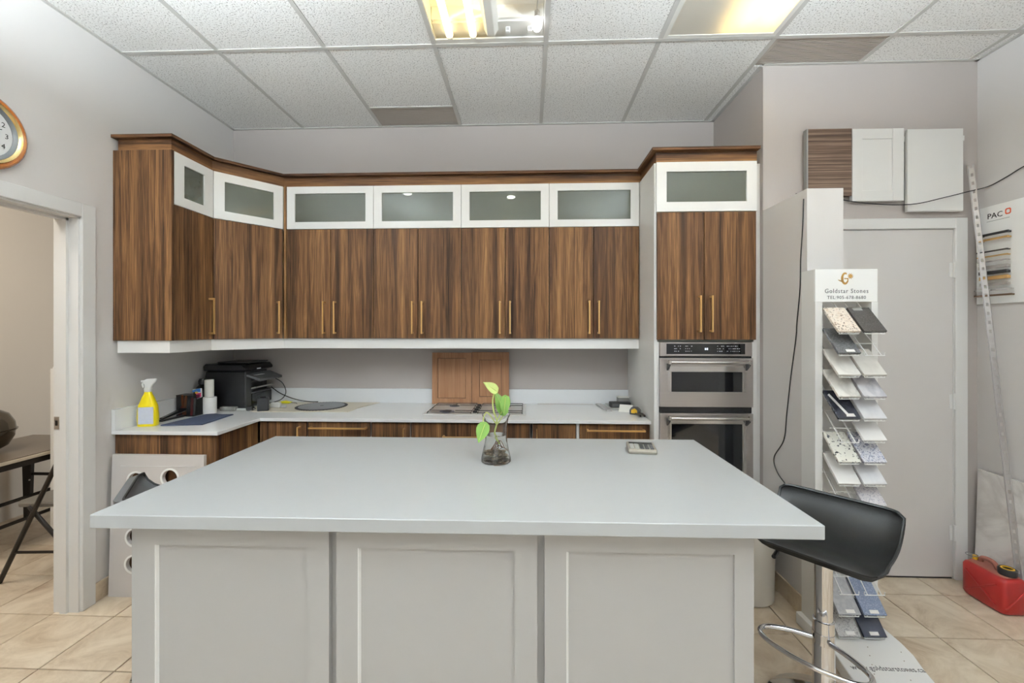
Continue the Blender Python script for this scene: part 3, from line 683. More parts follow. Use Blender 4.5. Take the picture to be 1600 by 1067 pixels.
bx('backsplash', 'quartz', t, XL+.021, TX0-.001, D-.021, D-.001, ZW+.0002, .995, bevel=.001)
bx('backsplash', 'quartz', t, XL+.001, XL+.021, 2.268, D-.001, ZW+.0002, 1.003, bevel=.001)

# ------------------------------------------------------------------ island
RI = Matrix.Translation((-.24, 1.718, 0)) @ Matrix.Rotation(.004, 4, 'Z') @ Matrix.Translation((.24, -1.718, 0))
t = thing('kitchen_island', 'white panelled kitchen island with a pale quartz top', 'island', (-.24, 1.718, 0))
IX0, IX1, IY0, IY1 = -1.3215, .8418, 1.2412, 2.1955
B().box(IX0, IX1, IY0, IY1, .846, .8868).M(RI).build('top', 'quartz_island', t, bevel=.002)
bY = 1.29; ex = [-1.236, -.612, -.589, .026, .048, .668]
B().box(ex[0], ex[5], bY+.022, 2.15, .08, .846).M(RI).build('body', 'island_white', t)
B().box(ex[0]+.03, ex[5]-.03, bY+.08, 2.1, .0, .08).M(RI).build('plinth', 'island_white', t)
inner = [(-1.163, -.68), (-.523, -.042), (.114, .612)]
for k in range(3):
    a, b_ = ex[2*k], ex[2*k+1]; i0, i1 = inner[k]; zt = .775; zb = .15
    q = B(); q.box(a, b_, bY, bY+.022, zt, .846).box(a, b_, bY, bY+.022, .08, zb).box(a, i0, bY, bY+.022, zb, zt).box(i1, b_, bY, bY+.022, zb, zt)
    p_ = q.M(RI).build('front_panel', 'island_white', t)
    q = B(); q.prism([(i0, bY+.0005), (i0+.003, bY+.0005), (i0+.008, bY+.010), (i0, bY+.010)], zb, zt); q.M(RI).build('bead', 'white_gloss', p_)
    B().box(i0-.002, i1+.002, bY+.009, bY+.021, zb-.002, zt+.002).M(RI).build('panel_field', 'island_white', p_)

# ------------------------------------------------------------------ bar stools
def stool(label, x, y, a, zf, mat, group='black bar stools'):
    """seat shell facing angle a, pole and footrest"""
    t = thing('bar_stool', label, 'stool', (x, y, 0), group); M = Matrix.Translation((x, y, 0)) @ Matrix.Rotation(a, 4, 'Z')
    prof = [(-.186, .132), (-.184, .112), (-.172, .088), (-.146, .06), (-.108, .036), (-.06, .02), (-.01, .014), (.04, .014), (.085, .017), (.12, .012), (.14, .0)]
    prof = [(u, zf+z) for u, z in prof]; nw = 14; w = .2; th = .032; q = B(); top = []; bot = []
    for i, (u, z) in enumerate(prof):
        p0 = Vector(prof[max(i-1, 0)]); p1 = Vector(prof[min(i+1, len(prof)-1)]); d = (p1-p0).normalized(); n_ = Vector((-d.y, d.x))
        if n_.y < 0 and i > 2: n_ = -n_
        ra, rb = [], []
        for k in range(nw+1):
            s_ = -1+2*k/nw; ed = max(0, abs(s_)-.72)/.28; lift = .016*ed**2
            rc = .018 if i in (0, len(prof)-1) else 0
            v = s_*(w-rc*(abs(s_)**8))
            ra.append(q.bm.verts.new((u+n_.x*lift, v, z+n_.y*lift))); tt = th*(1-.45*ed)
            rb.append(q.bm.verts.new((u-n_.x*tt+n_.x*lift, v*.985, z-n_.y*tt+n_.y*lift)))
        top.append(ra); bot.append(rb)
    np_ = len(prof)
    for i in range(np_-1):
        for k in range(nw):
            q.bm.faces.new((top[i][k], top[i+1][k], top[i+1][k+1], top[i][k+1])); q.bm.faces.new((bot[i][k], bot[i][k+1], bot[i+1][k+1], bot[i+1][k]))
        for k in (0, nw): q.bm.faces.new((top[i][k], bot[i][k], bot[i+1][k], top[i+1][k]))
    for i in (0, np_-1):
        for k in range(nw): q.bm.faces.new((top[i][k], top[i][k+1], bot[i][k+1], bot[i][k]))
    rim = [v.co.copy() for v in top[0]]+[r_[nw].co.copy() for r_ in top[1:-1]]+[v.co.copy() for v in reversed(top[-1])]+[r_[0].co.copy() for r_ in reversed(top[1:-1])]
    sh = q.M(M).build('seat', mat, t, smooth=True)
    B().tube(rim, .0055, 6, closed=True).M(M).build('piping', 'piping', sh, smooth=True)
    B().lathe([(.0, 0), (.075, 0), (.08, .006), (.08, .012), (.035, .02), (.0, .02)], (0, 0, zf-.045), 20).M(M).build('mount_plate', 'black_metal', t)
    B().cyl((0, 0, .34), (0, 0, zf-.04), .029, 24).M(M).build('gas_lift', 'chrome', t, smooth=True)
    B().lathe([(.0, .0), (.19, .0), (.192, .006), (.185, .014), (.10, .028), (.05, .042), (.037, .06), (.0345, .362), (.03, .364), (.0, .364)], (0, 0, .002), 32).M(M).build('pole', 'chrome', t, smooth=True)
    B().lathe([(.034, -.02), (.037, -.02), (.037, .02), (.034, .02)], (0, 0, .30), 24, close=True).M(M).build('collar', 'chrome', t, smooth=True)
    ring = [(0.03, -.028, .30), (.06, -.10, .30), (.10, -.155, .30), (.145, -.165, .30), (.18, -.13, .30), (.20, -.06, .30), (.205, 0, .30), (.20, .06, .30), (.18, .13, .30), (.145, .165, .30), (.10, .155, .30), (.06, .10, .30), (.03, .028, .30)]
    B().tube(smooth_path(ring, 5), .009, 10).M(M).build('footrest', 'chrome', t, smooth=True)
    lv = B(); lv.tube([(.02, -.05, zf-.035), (.06, -.12, zf-.04), (.105, -.125, zf-.05)], .0045, 6); lv.M(M).build('lever', 'black_metal', t)
    B().cyl((.09, -.125, zf-.048), (.125, -.125, zf-.056), .008, 8).M(M).build('lever_knob', 'black_plastic', t)
    return t
stool('black leather bar stool with chrome pole at the right end of the island', 1.102, 1.637, 3.867, .643, 'leather')
stool('dark leather bar stool mostly hidden behind the left end of the island', -1.475, 1.80, .62, .668, 'leather_grey')

# ------------------------------------------------------------------ clock on the left wall
CY, CZ, CR = 1.70, 2.29, .163
t = thing('wall_clock', 'round wooden wall clock with gold bezel above the left doorway', 'clock', (XL, CY, CZ-CR))
MC = frame((XL, CY, CZ), (0,1,0), (0,0,1))          # local x = right on the wall, y = up, z = out
def ringz(r0, r1, prof): return None
B().lathe([(.138, .002), (.163, .0), (.166, .008), (.162, .018), (.153, .024), (.144, .022), (.139, .016)], (0,0,0), 48, close=True).M(MC).build('wooden_rim', 'clock_wood', t, smooth=True)
B().lathe([(.129, .010), (.143, .022), (.140, .025), (.134, .023), (.127, .013)], (0,0,0), 48, close=True).M(MC).build('gold_bezel', 'clock_gold', t, smooth=True)
B().lathe([(.114, .006), (.129, .015), (.127, .016), (.113, .009)], (0,0,0), 48, close=True).M(MC).build('inner_ring', 'clock_grey', t, smooth=True)
dl = B().lathe([(0, .003), (.128, .003), (.128, .006), (0, .006)], (0,0,0), 40).M(MC).build('dial', 'dial', t)
for k in range(1, 13):
    a = PI/2-k*PI/6; text(str(k), .03, MC @ Matrix.Translation((.092*math.cos(a), .092*math.sin(a), .0067)), 'print_black', 'numeral', dl, ext=.0004)
for ln, wd_, a in ((.055, .004, 62*PI/180), (.075, .003, 18*PI/180)):
    B().box(-.012, ln, -wd_/2, wd_/2, .0105, .0115).M(MC @ Matrix.Rotation(a, 4, 'Z')).build('clock_hand', 'print_black', t)
B().lathe([(0, .009), (.006, .009), (.006, .013), (0, .014)], (0,0,0), 12).M(MC).build('hub', 'clock_gold', t)

# ------------------------------------------------------------------ things on the worktop, left to right
Z0 = ZW+.0005
# spray bottle
t = thing('spray_bottle', 'yellow spray bottle with a white trigger head on the worktop', 'bottle', (-2.205, 2.40, Z0)); c_ = (-2.205, 2.40, Z0)
MB = Matrix.Translation(c_) @ Matrix.Rotation(.25, 4, 'Z')
def oval(q, secs, n=20):
    """stack of rounded-rectangle sections (half x, half y, z, offset x)"""
    rings = []
    for hx_, hy_, z, ox in secs:
        rg = []
        for k in range(n):
            a = 2*PI*k/n; cs, sn = math.cos(a), math.sin(a); p = 3.2
            rg.append(q.bm.verts.new((ox+hx_*math.copysign(abs(cs)**(2/p), cs), hy_*math.copysign(abs(sn)**(2/p), sn), z)))
        rings.append(rg)
    for A, C in zip(rings, rings[1:]):
        for k in range(n): q.bm.faces.new((A[k], A[(k+1)%n], C[(k+1)%n], C[k]))
    q.bm.faces.new(rings[0][::-1]); q.bm.faces.new(rings[-1]); return q
oval(B(), [(.046, .027, 0, 0), (.05, .03, .006, 0), (.05, .03, .06, 0), (.046, .029, .115, 0), (.036, .025, .14, 0), (.028, .021, .165, 0), (.018, .016, .185, 0), (.015, .015, .198, 0)]).M(MB).build('bottle_body', 'yellow_bottle', t, smooth=True)
B().box(-.034, .042, -.0318, -.0295, .015, .112).M(MB).build('back_label', 'label_pale', t, bevel=.0008)
B().box(-.0515, -.049, -.018, .018, .02, .1).M(MB).build('front_label', 'label_white', t)
hd = oval(B(), [(.016, .016, .197, 0), (.018, .017, .215, 0), (.016, .014, .225, .002), (.02, .013, .237, .004), (.03, .013, .252, .008), (.032, .012, .264, .012), (.024, .009, .272, .018)]).M(MB).build('spray_head', 'white_plastic', t, smooth=True)
B().tube([(-.022, 0, .252), (-.028, 0, .24), (-.024, 0, .222)], [.006, .005, .004], 8).M(MB).build('trigger', 'white_plastic', hd, smooth=True)
B().cyl((-.02, 0, .258), (-.034, 0, .258), .006, 10).M(MB).build('nozzle', 'white_plastic', hd)
# stapler
t = thing('stapler', 'black stapler lying on the worktop beside the yellow bottle', 'stapler', (-2.215, 2.585, Z0)); MS = frame((-2.215, 2.585, Z0), (.08, 1, 0), (-1, .08, 0))
B().ext([(-.085, -.014, 0), (.07, -.014, 0), (.09, -.014, .006), (.07, -.014, .012), (-.085, -.014, .009)], (0, .028, 0)).M(MS).build('base', 'black_plastic', t, bevel=.002)
B().ext([(-.08, -.013, .022), (-.04, -.013, .03), (.06, -.013, .056), (.088, -.013, .052), (.088, -.013, .04), (-.08, -.013, .012)], (0, .026, 0)).M(MS).build('arm', 'black_gloss', t, bevel=.003)
B().ext([(-.06, -.009, .012), (.085, -.009, .034), (.085, -.009, .04), (-.06, -.009, .018)], (0, .018, 0)).M(MS).build('magazine', 'steel', t)
# pen holder and pens
px, py = -2.2, 2.70
t = thing('pen_holder', 'black wire-mesh pen holder in front of the dark bottle', 'pen holder', (px, py, Z0))
m, nt, N, L, b = nodes('mesh_black'); b.inputs['Base Color'].default_value = lin((30, 30, 32)); b.inputs['Roughness'].default_value = .5
tr = N.new('ShaderNodeBsdfTransparent'); mx = N.new('ShaderNodeMixShader'); tc = N.new('ShaderNodeTexCoord'); ck = N.new('ShaderNodeTexChecker'); ck.inputs['Scale'].default_value = 420
L.new(tc.outputs['Object'], ck.inputs['Vector']); mr = N.new('ShaderNodeMapRange'); mr.inputs[3].default_value = .12; mr.inputs[4].default_value = .75; L.new(ck.outputs[1], mr.inputs[0]); L.new(mr.outputs[0], mx.inputs[0]); L.new(tr.outputs[0], mx.inputs[1]); L.new(b.outputs[0], mx.inputs[2]); L.new(mx.outputs[0], N['Material Output'].inputs[0])
hw, hd_, hh = .058, .04, .135
q = B()
for a in ((-hw, hw, -hd_, -hd_+.0015), (-hw, hw, hd_-.0015, hd_), (-hw, -hw+.0015, -hd_+.0015, hd_-.0015), (hw-.0015, hw, -hd_+.0015, hd_-.0015)): q.box(px+a[0], px+a[1], py+a[2], py+a[3], Z0+.003, Z0+hh)
q.build('mesh_wall', 'mesh_black', t)
bx('bottom', 'black_plastic', t, px-hw, px+hw, py-hd_, py+hd_, Z0, Z0+.003)
B().tube([(px-hw, py-hd_, Z0+hh), (px+hw, py-hd_, Z0+hh), (px+hw, py+hd_, Z0+hh), (px-hw, py+hd_, Z0+hh)], .002, 6, closed=True).build('rim', 'black_metal', t)
for k, (nm, cat, lab, mt, dx, dy, lx, ly, ln, r_) in enumerate((
    ('marker_pen', 'pen', 'orange marker standing at the left of the pen holder', 'orange', -.03, -.015, -.006, -.004, .13, .0075),
    ('marker_pen', 'pen', 'second orange marker in the pen holder, leaning right', 'orange', -.018, -.02, .012, -.004, .125, .007),
    ('pen', 'pen', 'pink-headed pen low in the pen holder', 'red_pen', -.045, -.03, .008, .01, .06, .006),
    ('marker_pen', 'pen', 'red-capped marker at the right of the pen holder', 'red_pen', .028, -.022, .008, -.002, .115, .0075),
    ('pen', 'pen', 'pale pen standing at the right edge of the pen holder', 'light_grey', .042, -.018, .006, .002, .11, .006),
    ('pen', 'pen', 'blue-grey pen at the back of the pen holder', 'dark_grey', .005, .015, -.01, .01, .135, .005))):
    p0 = Vector((px+dx, py+dy, Z0+.0045)); ax = Vector((lx, ly, ln)); p1 = p0+ax
    o_ = B().tube([p0, p0+ax*.78, p1-ax*.03, p1], [r_, r_, r_*.95, r_*.5], 10)
    o_ = o_.build(nm, mt, None, smooth=True); tag(o_, lab, cat, 'pens in the mesh holder')
t = thing('snack_packet', 'small bright packet with blue and pink print above the pens', 'packet', (px+.035, py+.012, Z0+.125)); 
B().ext([(px-.004, py+.022, Z0+.165), (px+.066, py+.012, Z0+.175), (px+.07, py+.012, Z0+.118), (px+.03, py+.018, Z0+.1), (px+.03, py+.02, Z0+.135)], (0, .008, 0)).build('bag', 'label_white', t, bevel=.002)
for pts, mt in (([(0, .158), (.03, .168), (.03, .15), (.004, .148)], 'blue'), ([(.032, .17), (.062, .174), (.062, .152), (.034, .15)], 'blue'), ([(.03, .142), (.066, .146), (.068, .122), (.034, .108)], 'pink'), ([(.02, .152), (.044, .155), (.044, .138), (.024, .14)], 'yellow')):
    B().ext([(px+a, py+.0215-.13*a-.004, Z0+z) for a, z in pts], (0, .002, 0)).build('print_patch', mt, t)
# dark bottle behind
t = thing('bottle', 'dark translucent bottle with a black cap behind the pen holder', 'bottle', (-2.215, 2.83, Z0))
B().lathe([(0, 0), (.05, 0), (.053, .006), (.053, .13), (.048, .15), (.03, .175), (.02, .185), (.018, .195), (0, .195)], (-2.215, 2.83, Z0), 24).build('bottle_body', 'black_gloss', t, smooth=True)
B().lathe([(.019, .186), (.026, .186), (.026, .21), (.02, .224), (0, .225)], (-2.215, 2.83, Z0), 16).build('cap', 'black_plastic', t, smooth=True)
# two white rolls
t = thing('paper_roll', 'thick white roll standing in front of the black printer', 'roll', (-2.125, 2.775, Z0))
B().lathe([(.016, 0), (.04, 0), (.041, .003), (.041, .105), (.039, .108), (.016, .108)], (-2.125, 2.775, Z0), 28, close=True).build('winding', 'white_gloss', t, smooth=True)
B().lathe([(.013, .001), (.016, .0), (.016, .108), (.013, .107)], (-2.125, 2.775, Z0), 20, close=True).build('core', 'cream_board', t)
t = thing('paper_roll', 'slim white roll standing on top of the thick roll', 'roll', (-2.128, 2.775, Z0+.109))
B().lathe([(.012, 0), (.026, 0), (.027, .002), (.027, .113), (.0255, .115), (.012, .115)], (-2.128, 2.775, Z0+.109), 24, close=True).build('winding', 'paper', t, smooth=True)
B().lathe([(.009, .001), (.012, 0), (.012, .115), (.009, .114)], (-2.128, 2.775, Z0+.109), 18, close=True).build('core', 'cream_board', t)
# navy folder cloth
t = thing('folded_cloth', 'navy blue folded cloth lying flat on the worktop', 'cloth', (-2.02, 2.56, Z0))
cp = [(-2.125, 2.392), (-1.9, 2.425), (-1.925, 2.725), (-1.99, 2.715), (-2.055, 2.735), (-2.1, 2.715)]
B().prism(cp, Z0, Z0+.004).build('lower_fold', 'navy', t, bevel=.001)
B().prism([(p[0]*.985-.03, p[1]*.985+.036) for p in cp], Z0+.004, Z0+.0075).build('upper_fold', 'navy', t, bevel=.001)
# printer
PX0, PX1, PY0, PY1 = -2.262, -1.965, 2.9, 3.215
t = thing('printer', 'black multifunction printer in the worktop corner', 'printer', (-2.12, 3.08, Z0))
pr = [(PX0+.01, .0), (PX1-.012, .0), (PX1, .012), (PX1, .1), (PX1-.002, .14), (PX1, .2), (PX1, .262), (PX0+.012, .262), (PX0, .2), (PX0+.01, .05)]
B().ext([(x_, PY0, Z0+.004+z_) for x_, z_ in pr], (0, .07, 0)).build('side_casing', 'black_plastic', t, bevel=.006)
bx('core_body', 'black_plastic', t, PX0+.012, PX1-.045, PY0+.07, PY1, Z0+.004, Z0+.26)
sc_ = B().ext([(PX0-.004, PY0-.004, Z0+.268), (PX1+.0, PY0-.004, Z0+.268), (PX1+.004, PY0-.004, Z0+.285), (PX1-.02, PY0-.004, Z0+.312), (PX0+.01, PY0-.004, Z0+.318), (PX0-.006, PY0-.004, Z0+.3)], (0, PY1-PY0+.006, 0)).build('scanner_lid', 'black_gloss', t, bevel=.005)
bx('document_tray', 'dark_grey', sc_, PX0+.05, PX1-.02, PY0+.06, PY1-.02, Z0+.318, Z0+.327, bevel=.003)
bx('maker_mark', 'print_white', sc_, PX1+.0042, PX1+.0052, PY0+.12, PY0+.165, Z0+.273, Z0+.281)
cpn = B().ext([(PX1-.01, PY0+.01, Z0+.25), (PX1-.01, PY1-.02, Z0+.25), (PX1+.095, PY1-.03, Z0+.213), (PX1+.09, PY0+.02, Z0+.213)], (0, 0, -.018)).build('control_panel', 'dark_grey', t, bevel=.003)
bx('screen', 'light_grey', cpn, PX1+.02, PX1+.05, PY0+.05, PY0+.14, Z0+.236, Z0+.2375)
B().ext([(PX1-.04, PY0+.075, Z0+.135), (PX1-.04, PY1-.01, Z0+.135), (PX1+.02, PY1-.02, Z0+.15), (PX1+.02, PY0+.08, Z0+.15)], (0, 0, -.01)).build('output_tray', 'mid_grey', t)
bx('paper_cassette', 'black_gloss', t, PX1-.044, PX1-.004, PY0+.075, PY1-.004, Z0+.02, Z0+.1, bevel=.003)
for zz in (.1, .18): bx('shelf_bar', 'dark_grey', t, PX1-.044, PX1-.01, PY0+.072, PY1-.004, Z0+zz, Z0+zz+.012)
# small stuff before the printer
t = thing('tape_cutter', 'flat grey metal tool lying in front of the printer', 'tool', (-2.06, 2.86, Z0))
bx('body', 'mid_grey', t, -2.115, -2.005, 2.85, 2.885, Z0, Z0+.028, bevel=.004); bx('tip', 'light_grey', t, -2.004, -1.93, 2.86, 2.877, Z0, Z0+.016, bevel=.003)
t = thing('power_adapter', 'black cube power adapter standing right of the printer', 'adapter', (-1.815, 2.865, Z0))
MA = Matrix.Translation((-1.815, 2.865, Z0)) @ Matrix.Rotation(.45, 4, 'Z')
B().box(-.035, .035, -.03, .03, 0, .093).M(MA).build('case', 'black_plastic', t, bevel=.006); B().box(-.018, .018, -.012, .012, .093, .1).M(MA).build('cable_stub', 'black_gloss', t, bevel=.002)
t = thing('plug', 'small round black plug left of the cube adapter', 'plug', (-1.895, 2.862, Z0))
B().cyl((-1.925, 2.862, Z0+.017), (-1.885, 2.862, Z0+.017), .017, 14).build('plug_body', 'black_plastic', t, smooth=True)
for dy in (-.006, .006): bx('pin', 'steel_bright', t, -1.885, -1.868, 2.862+dy-.0015, 2.862+dy+.0015, Z0+.013, Z0+.019)
t = thing('plug', 'white plug and cable end behind the cube adapter', 'plug', (-1.79, 2.98, Z0+.004))
bx('plug_body', 'white_plastic', t, -1.83, -1.76, 2.96, 2.995, Z0+.0045, Z0+.04, bevel=.006); bx('strain_relief', 'light_grey', t, -1.757, -1.72, 2.968, 2.985, Z0+.0045, Z0+.02, bevel=.003)
t = tag(B().tube(smooth_path([(-1.98, 3.17, Z0+.2), (-1.93, 3.185, Z0+.19), (-1.87, 3.19, Z0+.15), (-1.845, 3.19, Z0+.08), (-1.87, 3.17, Z0+.03), (-1.92, 3.12, Z0+.012), (-1.95, 3.06, Z0+.009)], 6), .003, 6).build('cable', 'cable_black', None, smooth=True), 'thin black cable looping down from the right of the printer', 'cable')
t = tag(B().tube(smooth_path([(-1.965, 3.2, Z0+.12), (-1.9, 3.2, Z0+.075), (-1.82, 3.2, Z0+.04), (-1.74, 3.195, Z0+.02), (-1.66, 3.2, Z0+.0085), (-1.6, 3.2, Z0+.0085)], 6), .0035, 6).build('cable', 'cable_black', None, smooth=True), 'black cable running from the printer to the round saw blade', 'cable')
t = thing('foam_wedge', 'small bright yellow tag lying behind the cables', 'tag', (-1.83, 3.14, Z0+.004))
B().ext([(-1.87, 3.13, Z0+.005), (-1.79, 3.13, Z0+.005), (-1.775, 3.13, Z0+.014), (-1.83, 3.13, Z0+.024), (-1.868, 3.13, Z0+.016)], (0, .035, 0)).build('wedge', 'yellow_bright', t, bevel=.003)
B().tube([(-1.79, 3.145, Z0+.012), (-1.74, 3.14, Z0+.010), (-1.72, 3.12, Z0+.008)], .002, 6).build('string', 'cable_black', t)
# cream board with a saw blade
tag(B().prism([(-1.965, 2.9), (-1.86, 2.825), (-1.215, 2.845), (-1.205, 3.0), (-1.13, 3.218), (-1.96, 3.218)], Z0, Z0+.0035).build('cream_sheet', 'cream_board', None), 'cream cardboard sheet under the round saw blade', 'sheet')
t = thing('saw_blade', 'round grey saw blade lying on the cream sheet', 'saw blade', (-1.49, 3.035, Z0+.004)); q = B(); n = 96; pts = []
for k in range(n):
    a = 2*PI*k/n; r_ = .176 if k % 2 == 0 else .169; pts.append((-1.49+r_*math.cos(a), 3.035+r_*math.sin(a)))
q.prism(pts, Z0+.0042, Z0+.0072).build('toothed_rim', 'iron', t)
B().lathe([(.01, .0073), (.155, .0073), (.155, .0083), (.01, .0083)], (-1.49, 3.035, Z0), 48, close=True).build('disc', 'saw_grey', t)
B().lathe([(0, .0074), (.012, .0074), (.012, .0092), (0, .0092)], (-1.49, 3.035, Z0), 16).build('arbor', 'dark_grey', t)
# brown shaker sample doors leaning on the backsplash
def shaker(label, x0, x1, yb, h, st, mat='oak_brown', ang=.06, name='sample_door', th=.018, rail=None):
    t = thing(name, label, 'sample door', ((x0+x1)/2, yb, Z0)); rail = rail or st
    M = Matrix.Translation((0, yb, Z0)) @ Matrix.Rotation(-ang, 4, 'X') @ Matrix.Translation((0, -yb, -Z0))
    q = B(); q.box(x0, x1, yb-th, yb, Z0, Z0+rail).box(x0, x1, yb-th, yb, Z0+h-rail, Z0+h).box(x0, x0+st, yb-th, yb, Z0+rail, Z0+h-rail).box(x1-st, x1, yb-th, yb, Z0+rail, Z0+h-rail)
    q.M(M).build('frame', mat, t); B().box(x0+st+.003, x1-st-.003, yb-th+.006, yb-.004, Z0+rail+.003, Z0+h-rail-.003).M(M).build('panel', mat, t); B().box(x0+st, x1-st, yb-.0035, yb-.001, Z0+rail, Z0+h-rail).M(M).build('back_sheet', 'black_metal', t); return t
shaker('left brown wooden sample door leaning behind the cooktop', -.722, -.424, 3.205, .385, .042, ang=.02)
shaker('right brown wooden sample door leaning behind the cooktop and plant', -.420, -.142, 3.196, .389, .056, ang=.02)
# gas cooktop
t = thing('gas_cooktop', 'stainless gas cooktop with black pan supports on the worktop', 'cooktop', (-.352, 2.965, Z0)); gx0, gx1, gy0, gy1 = -.69, -.014, 2.765, 3.165
bx('plate', 'plate_steel', t, gx0, gx1, gy0, gy1, Z0, Z0+.006, bevel=.002)
for bx_, by_, br in ((-.545, 2.86, .05), (-.53, 3.07, .036), (-.17, 2.86, .036), (-.17, 3.06, .045)):
    b0 = B().lathe([(0, .006), (br, .006), (br, .009), (br*.8, .011), (0, .011)], (bx_, by_, Z0), 24).build('burner', 'burner', t, smooth=True)
    B().lathe([(0, .011), (br*.62, .011), (br*.6, .013), (0, .0135)], (bx_, by_, Z0), 20).build('burner_cap', 'iron', b0, smooth=True)
for a, b_ in ((gx0+.025, -.375), (-.33, gx1-.025)):
    q = B(); zz = Z0+.014; r_ = .0026
    q.tube([(a, gy0+.03, zz), (b_, gy0+.03, zz), (b_, gy1-.02, zz), (a, gy1-.02, zz)], r_, 6, closed=True)
    xm_ = (a+b_)/2; ym_ = (gy0+gy1)/2
    for yy in (2.86, 3.065):
        q.tube([(a, yy, zz), (xm_-.03, yy, zz)], r_, 6).tube([(b_, yy, zz), (xm_+.03, yy, zz)], r_, 6)
    for xx in (xm_,): q.tube([(xx, gy0+.03, zz), (xx, 2.835, zz)], r_, 6).tube([(xx, gy1-.02, zz), (xx, 3.09, zz)], r_, 6)
    for xx in (a, b_):
        for yy in (gy0+.03, ym_, gy1-.02): q.tube([(xx, yy, zz), (xx, yy, Z0+.006)], r_, 6)
    q.build('pan_support', 'iron', t)
for k in range(4): B().lathe([(0, .006), (.016, .006), (.014, .02), (0, .021)], (-.352, 2.83+k*.08, Z0), 14).build('knob', 'black_plastic', t, smooth=True)
tag(bx('ruler', 'galv', None, .07, .485, 3.195, 3.22, Z0, Z0+.003), 'long thin metal ruler lying against the backsplash', 'ruler')
# tools and papers by the oven tower
tag(B().ext([(.50, 3.19, Z0), (.54, 3.19, Z0), (.575, 2.94, Z0), (.535, 2.94, Z0)], (0, 0, .012)).build('metal_bar', 'galv', None, bevel=.002), 'grey metal bar lying at an angle left of the tools', 'bar')
t = thing('paper_tray', 'pale metal tray of tools beside the oven tower', 'tray', (.64, 3.07, Z0)); q = B().box(.57, .74, 2.97, 3.2, Z0, Z0+.003); q.build('tray_base', 'light_grey', t)
for a in ((.57, .574, 2.97, 3.2), (.736, .74, 2.97, 3.2), (.574, .736, 2.97, 2.974), (.574, .736, 3.196, 3.2)): bx('tray_edge', 'light_grey', t, *a, Z0+.003, Z0+.012)
t = thing('level_tool', 'dark green-grey level lying in the pale tray', 'tool', (.655, 3.09, Z0+.0035)); bx('body', 'iron', t, .585, .73, 3.06, 3.12, Z0+.0035, Z0+.04, bevel=.004); bx('face', 'dark_grey', t, .6, .72, 3.0575, 3.0598, Z0+.01, Z0+.03)
t = thing('box', 'small grey-green box behind the tools by the oven tower', 'box', (.7, 3.16, Z0+.0035)); bx('carton', 'mid_grey', t, .655, .732, 3.13, 3.19, Z0+.0035, Z0+.062, bevel=.002); bx('lid_edge', 'label_white', t, .653, .734, 3.128, 3.192, Z0+.0625, Z0+.068)
tag(B().ext([(.615, 2.93, Z0+.0), (.7, 2.9, Z0+.0), (.71, 2.925, Z0+.045), (.63, 2.955, Z0+.045)], (0, .006, 0)).build('paper_card', 'paper', None), 'white card with red print leaning on the tools', 'card')
t = thing('tape_measure', 'grey and yellow tape measure at the edge of the tools', 'tape measure', (.705, 2.84, Z0)); MT = Matrix.Translation((.705, 2.84, Z0)) @ Matrix.Rotation(-.5, 4, 'Z')
B().ext([(-.035, -.016, 0), (.035, -.016, 0), (.035, -.016, .03), (.015, -.016, .05), (-.02, -.016, .05), (-.035, -.016, .03)], (0, .032, 0)).M(MT).build('case', 'dark_grey', t, bevel=.004)
B().ext([(-.022, -.0175, .01), (.016, -.0175, .01), (.016, -.0175, .03), (0, -.0175, .042), (-.022, -.0175, .03)], (0, .002, 0)).M(MT).build('sticker', 'yellow_cap', t)
t = thing('pliers', 'black-handled pliers at the front right of the worktop', 'pliers', (.735, 2.775, Z0))
B().tube([(.72, 2.82, Z0+.012), (.735, 2.78, Z0+.014), (.738, 2.735, Z0+.01)], [.006, .008, .007], 8).build('grip', 'black_plastic', t, smooth=True); B().tube([(.7, 2.815, Z0+.01), (.71, 2.775, Z0+.012), (.712, 2.735, Z0+.01)], [.006, .008, .007], 8).build('grip', 'black_plastic', t, smooth=True)
bx('jaws', 'saw_grey', t, .7, .724, 2.82, 2.85, Z0+.003, Z0+.016, bevel=.003)

# ------------------------------------------------------------------ on the island: plant in a vase, calculator
ZI = .8872; vx, vy = -.135, 1.80
t = thing('glass_vase', 'clear glass vase with water and pebbles on the island', 'vase', (vx, vy, ZI))
B().lathe([(0, 0), (.058, 0), (.063, .005), (.062, .02), (.054, .055), (.047, .09), (.0455, .12), (.048, .16), (.053, .185), (.0595, .2), (.057, .2), (.0505, .185), (.0455, .16), (.043, .12), (.0445, .09), (.0515, .055), (.058, .022), (.057, .01), (0, .008)], (vx, vy, ZI), 36).build('glass_wall', 'glass', t, smooth=True)
B().lathe([(0, .0085), (.0565, .0105), (.0575, .022), (.051, .055), (.044, .09), (.0427, .115), (0, .115)], (vx, vy, ZI), 36).build('water', 'water', t, smooth=True)
random.seed(4)
for k in range(34):
    a = random.random()*2*PI; r_ = math.sqrt(random.random())*.043; z_ = ZI+.017+random.random()*.028
    B().ball((vx+r_*math.cos(a), vy+r_*math.sin(a), z_), .0085, (1, .9+.3*random.random(), .75), 8, 6).build('pebble', 'pebble', t, smooth=True)
pl = thing('pothos_plant', 'green pothos cutting growing out of the glass vase', 'plant', (vx, vy, ZI+.05))
B().tube(smooth_path([(vx+.012, vy, ZI+.075), (vx-.006, vy+.004, ZI+.12), (vx+.004, vy, ZI+.17), (vx-.01, vy-.004, ZI+.215), (vx-.014, vy, ZI+.26), (vx-.006, vy, ZI+.295)], 5), [.0035]*25+[.0025], 8).build('main_stem', 'stem', pl, smooth=True)
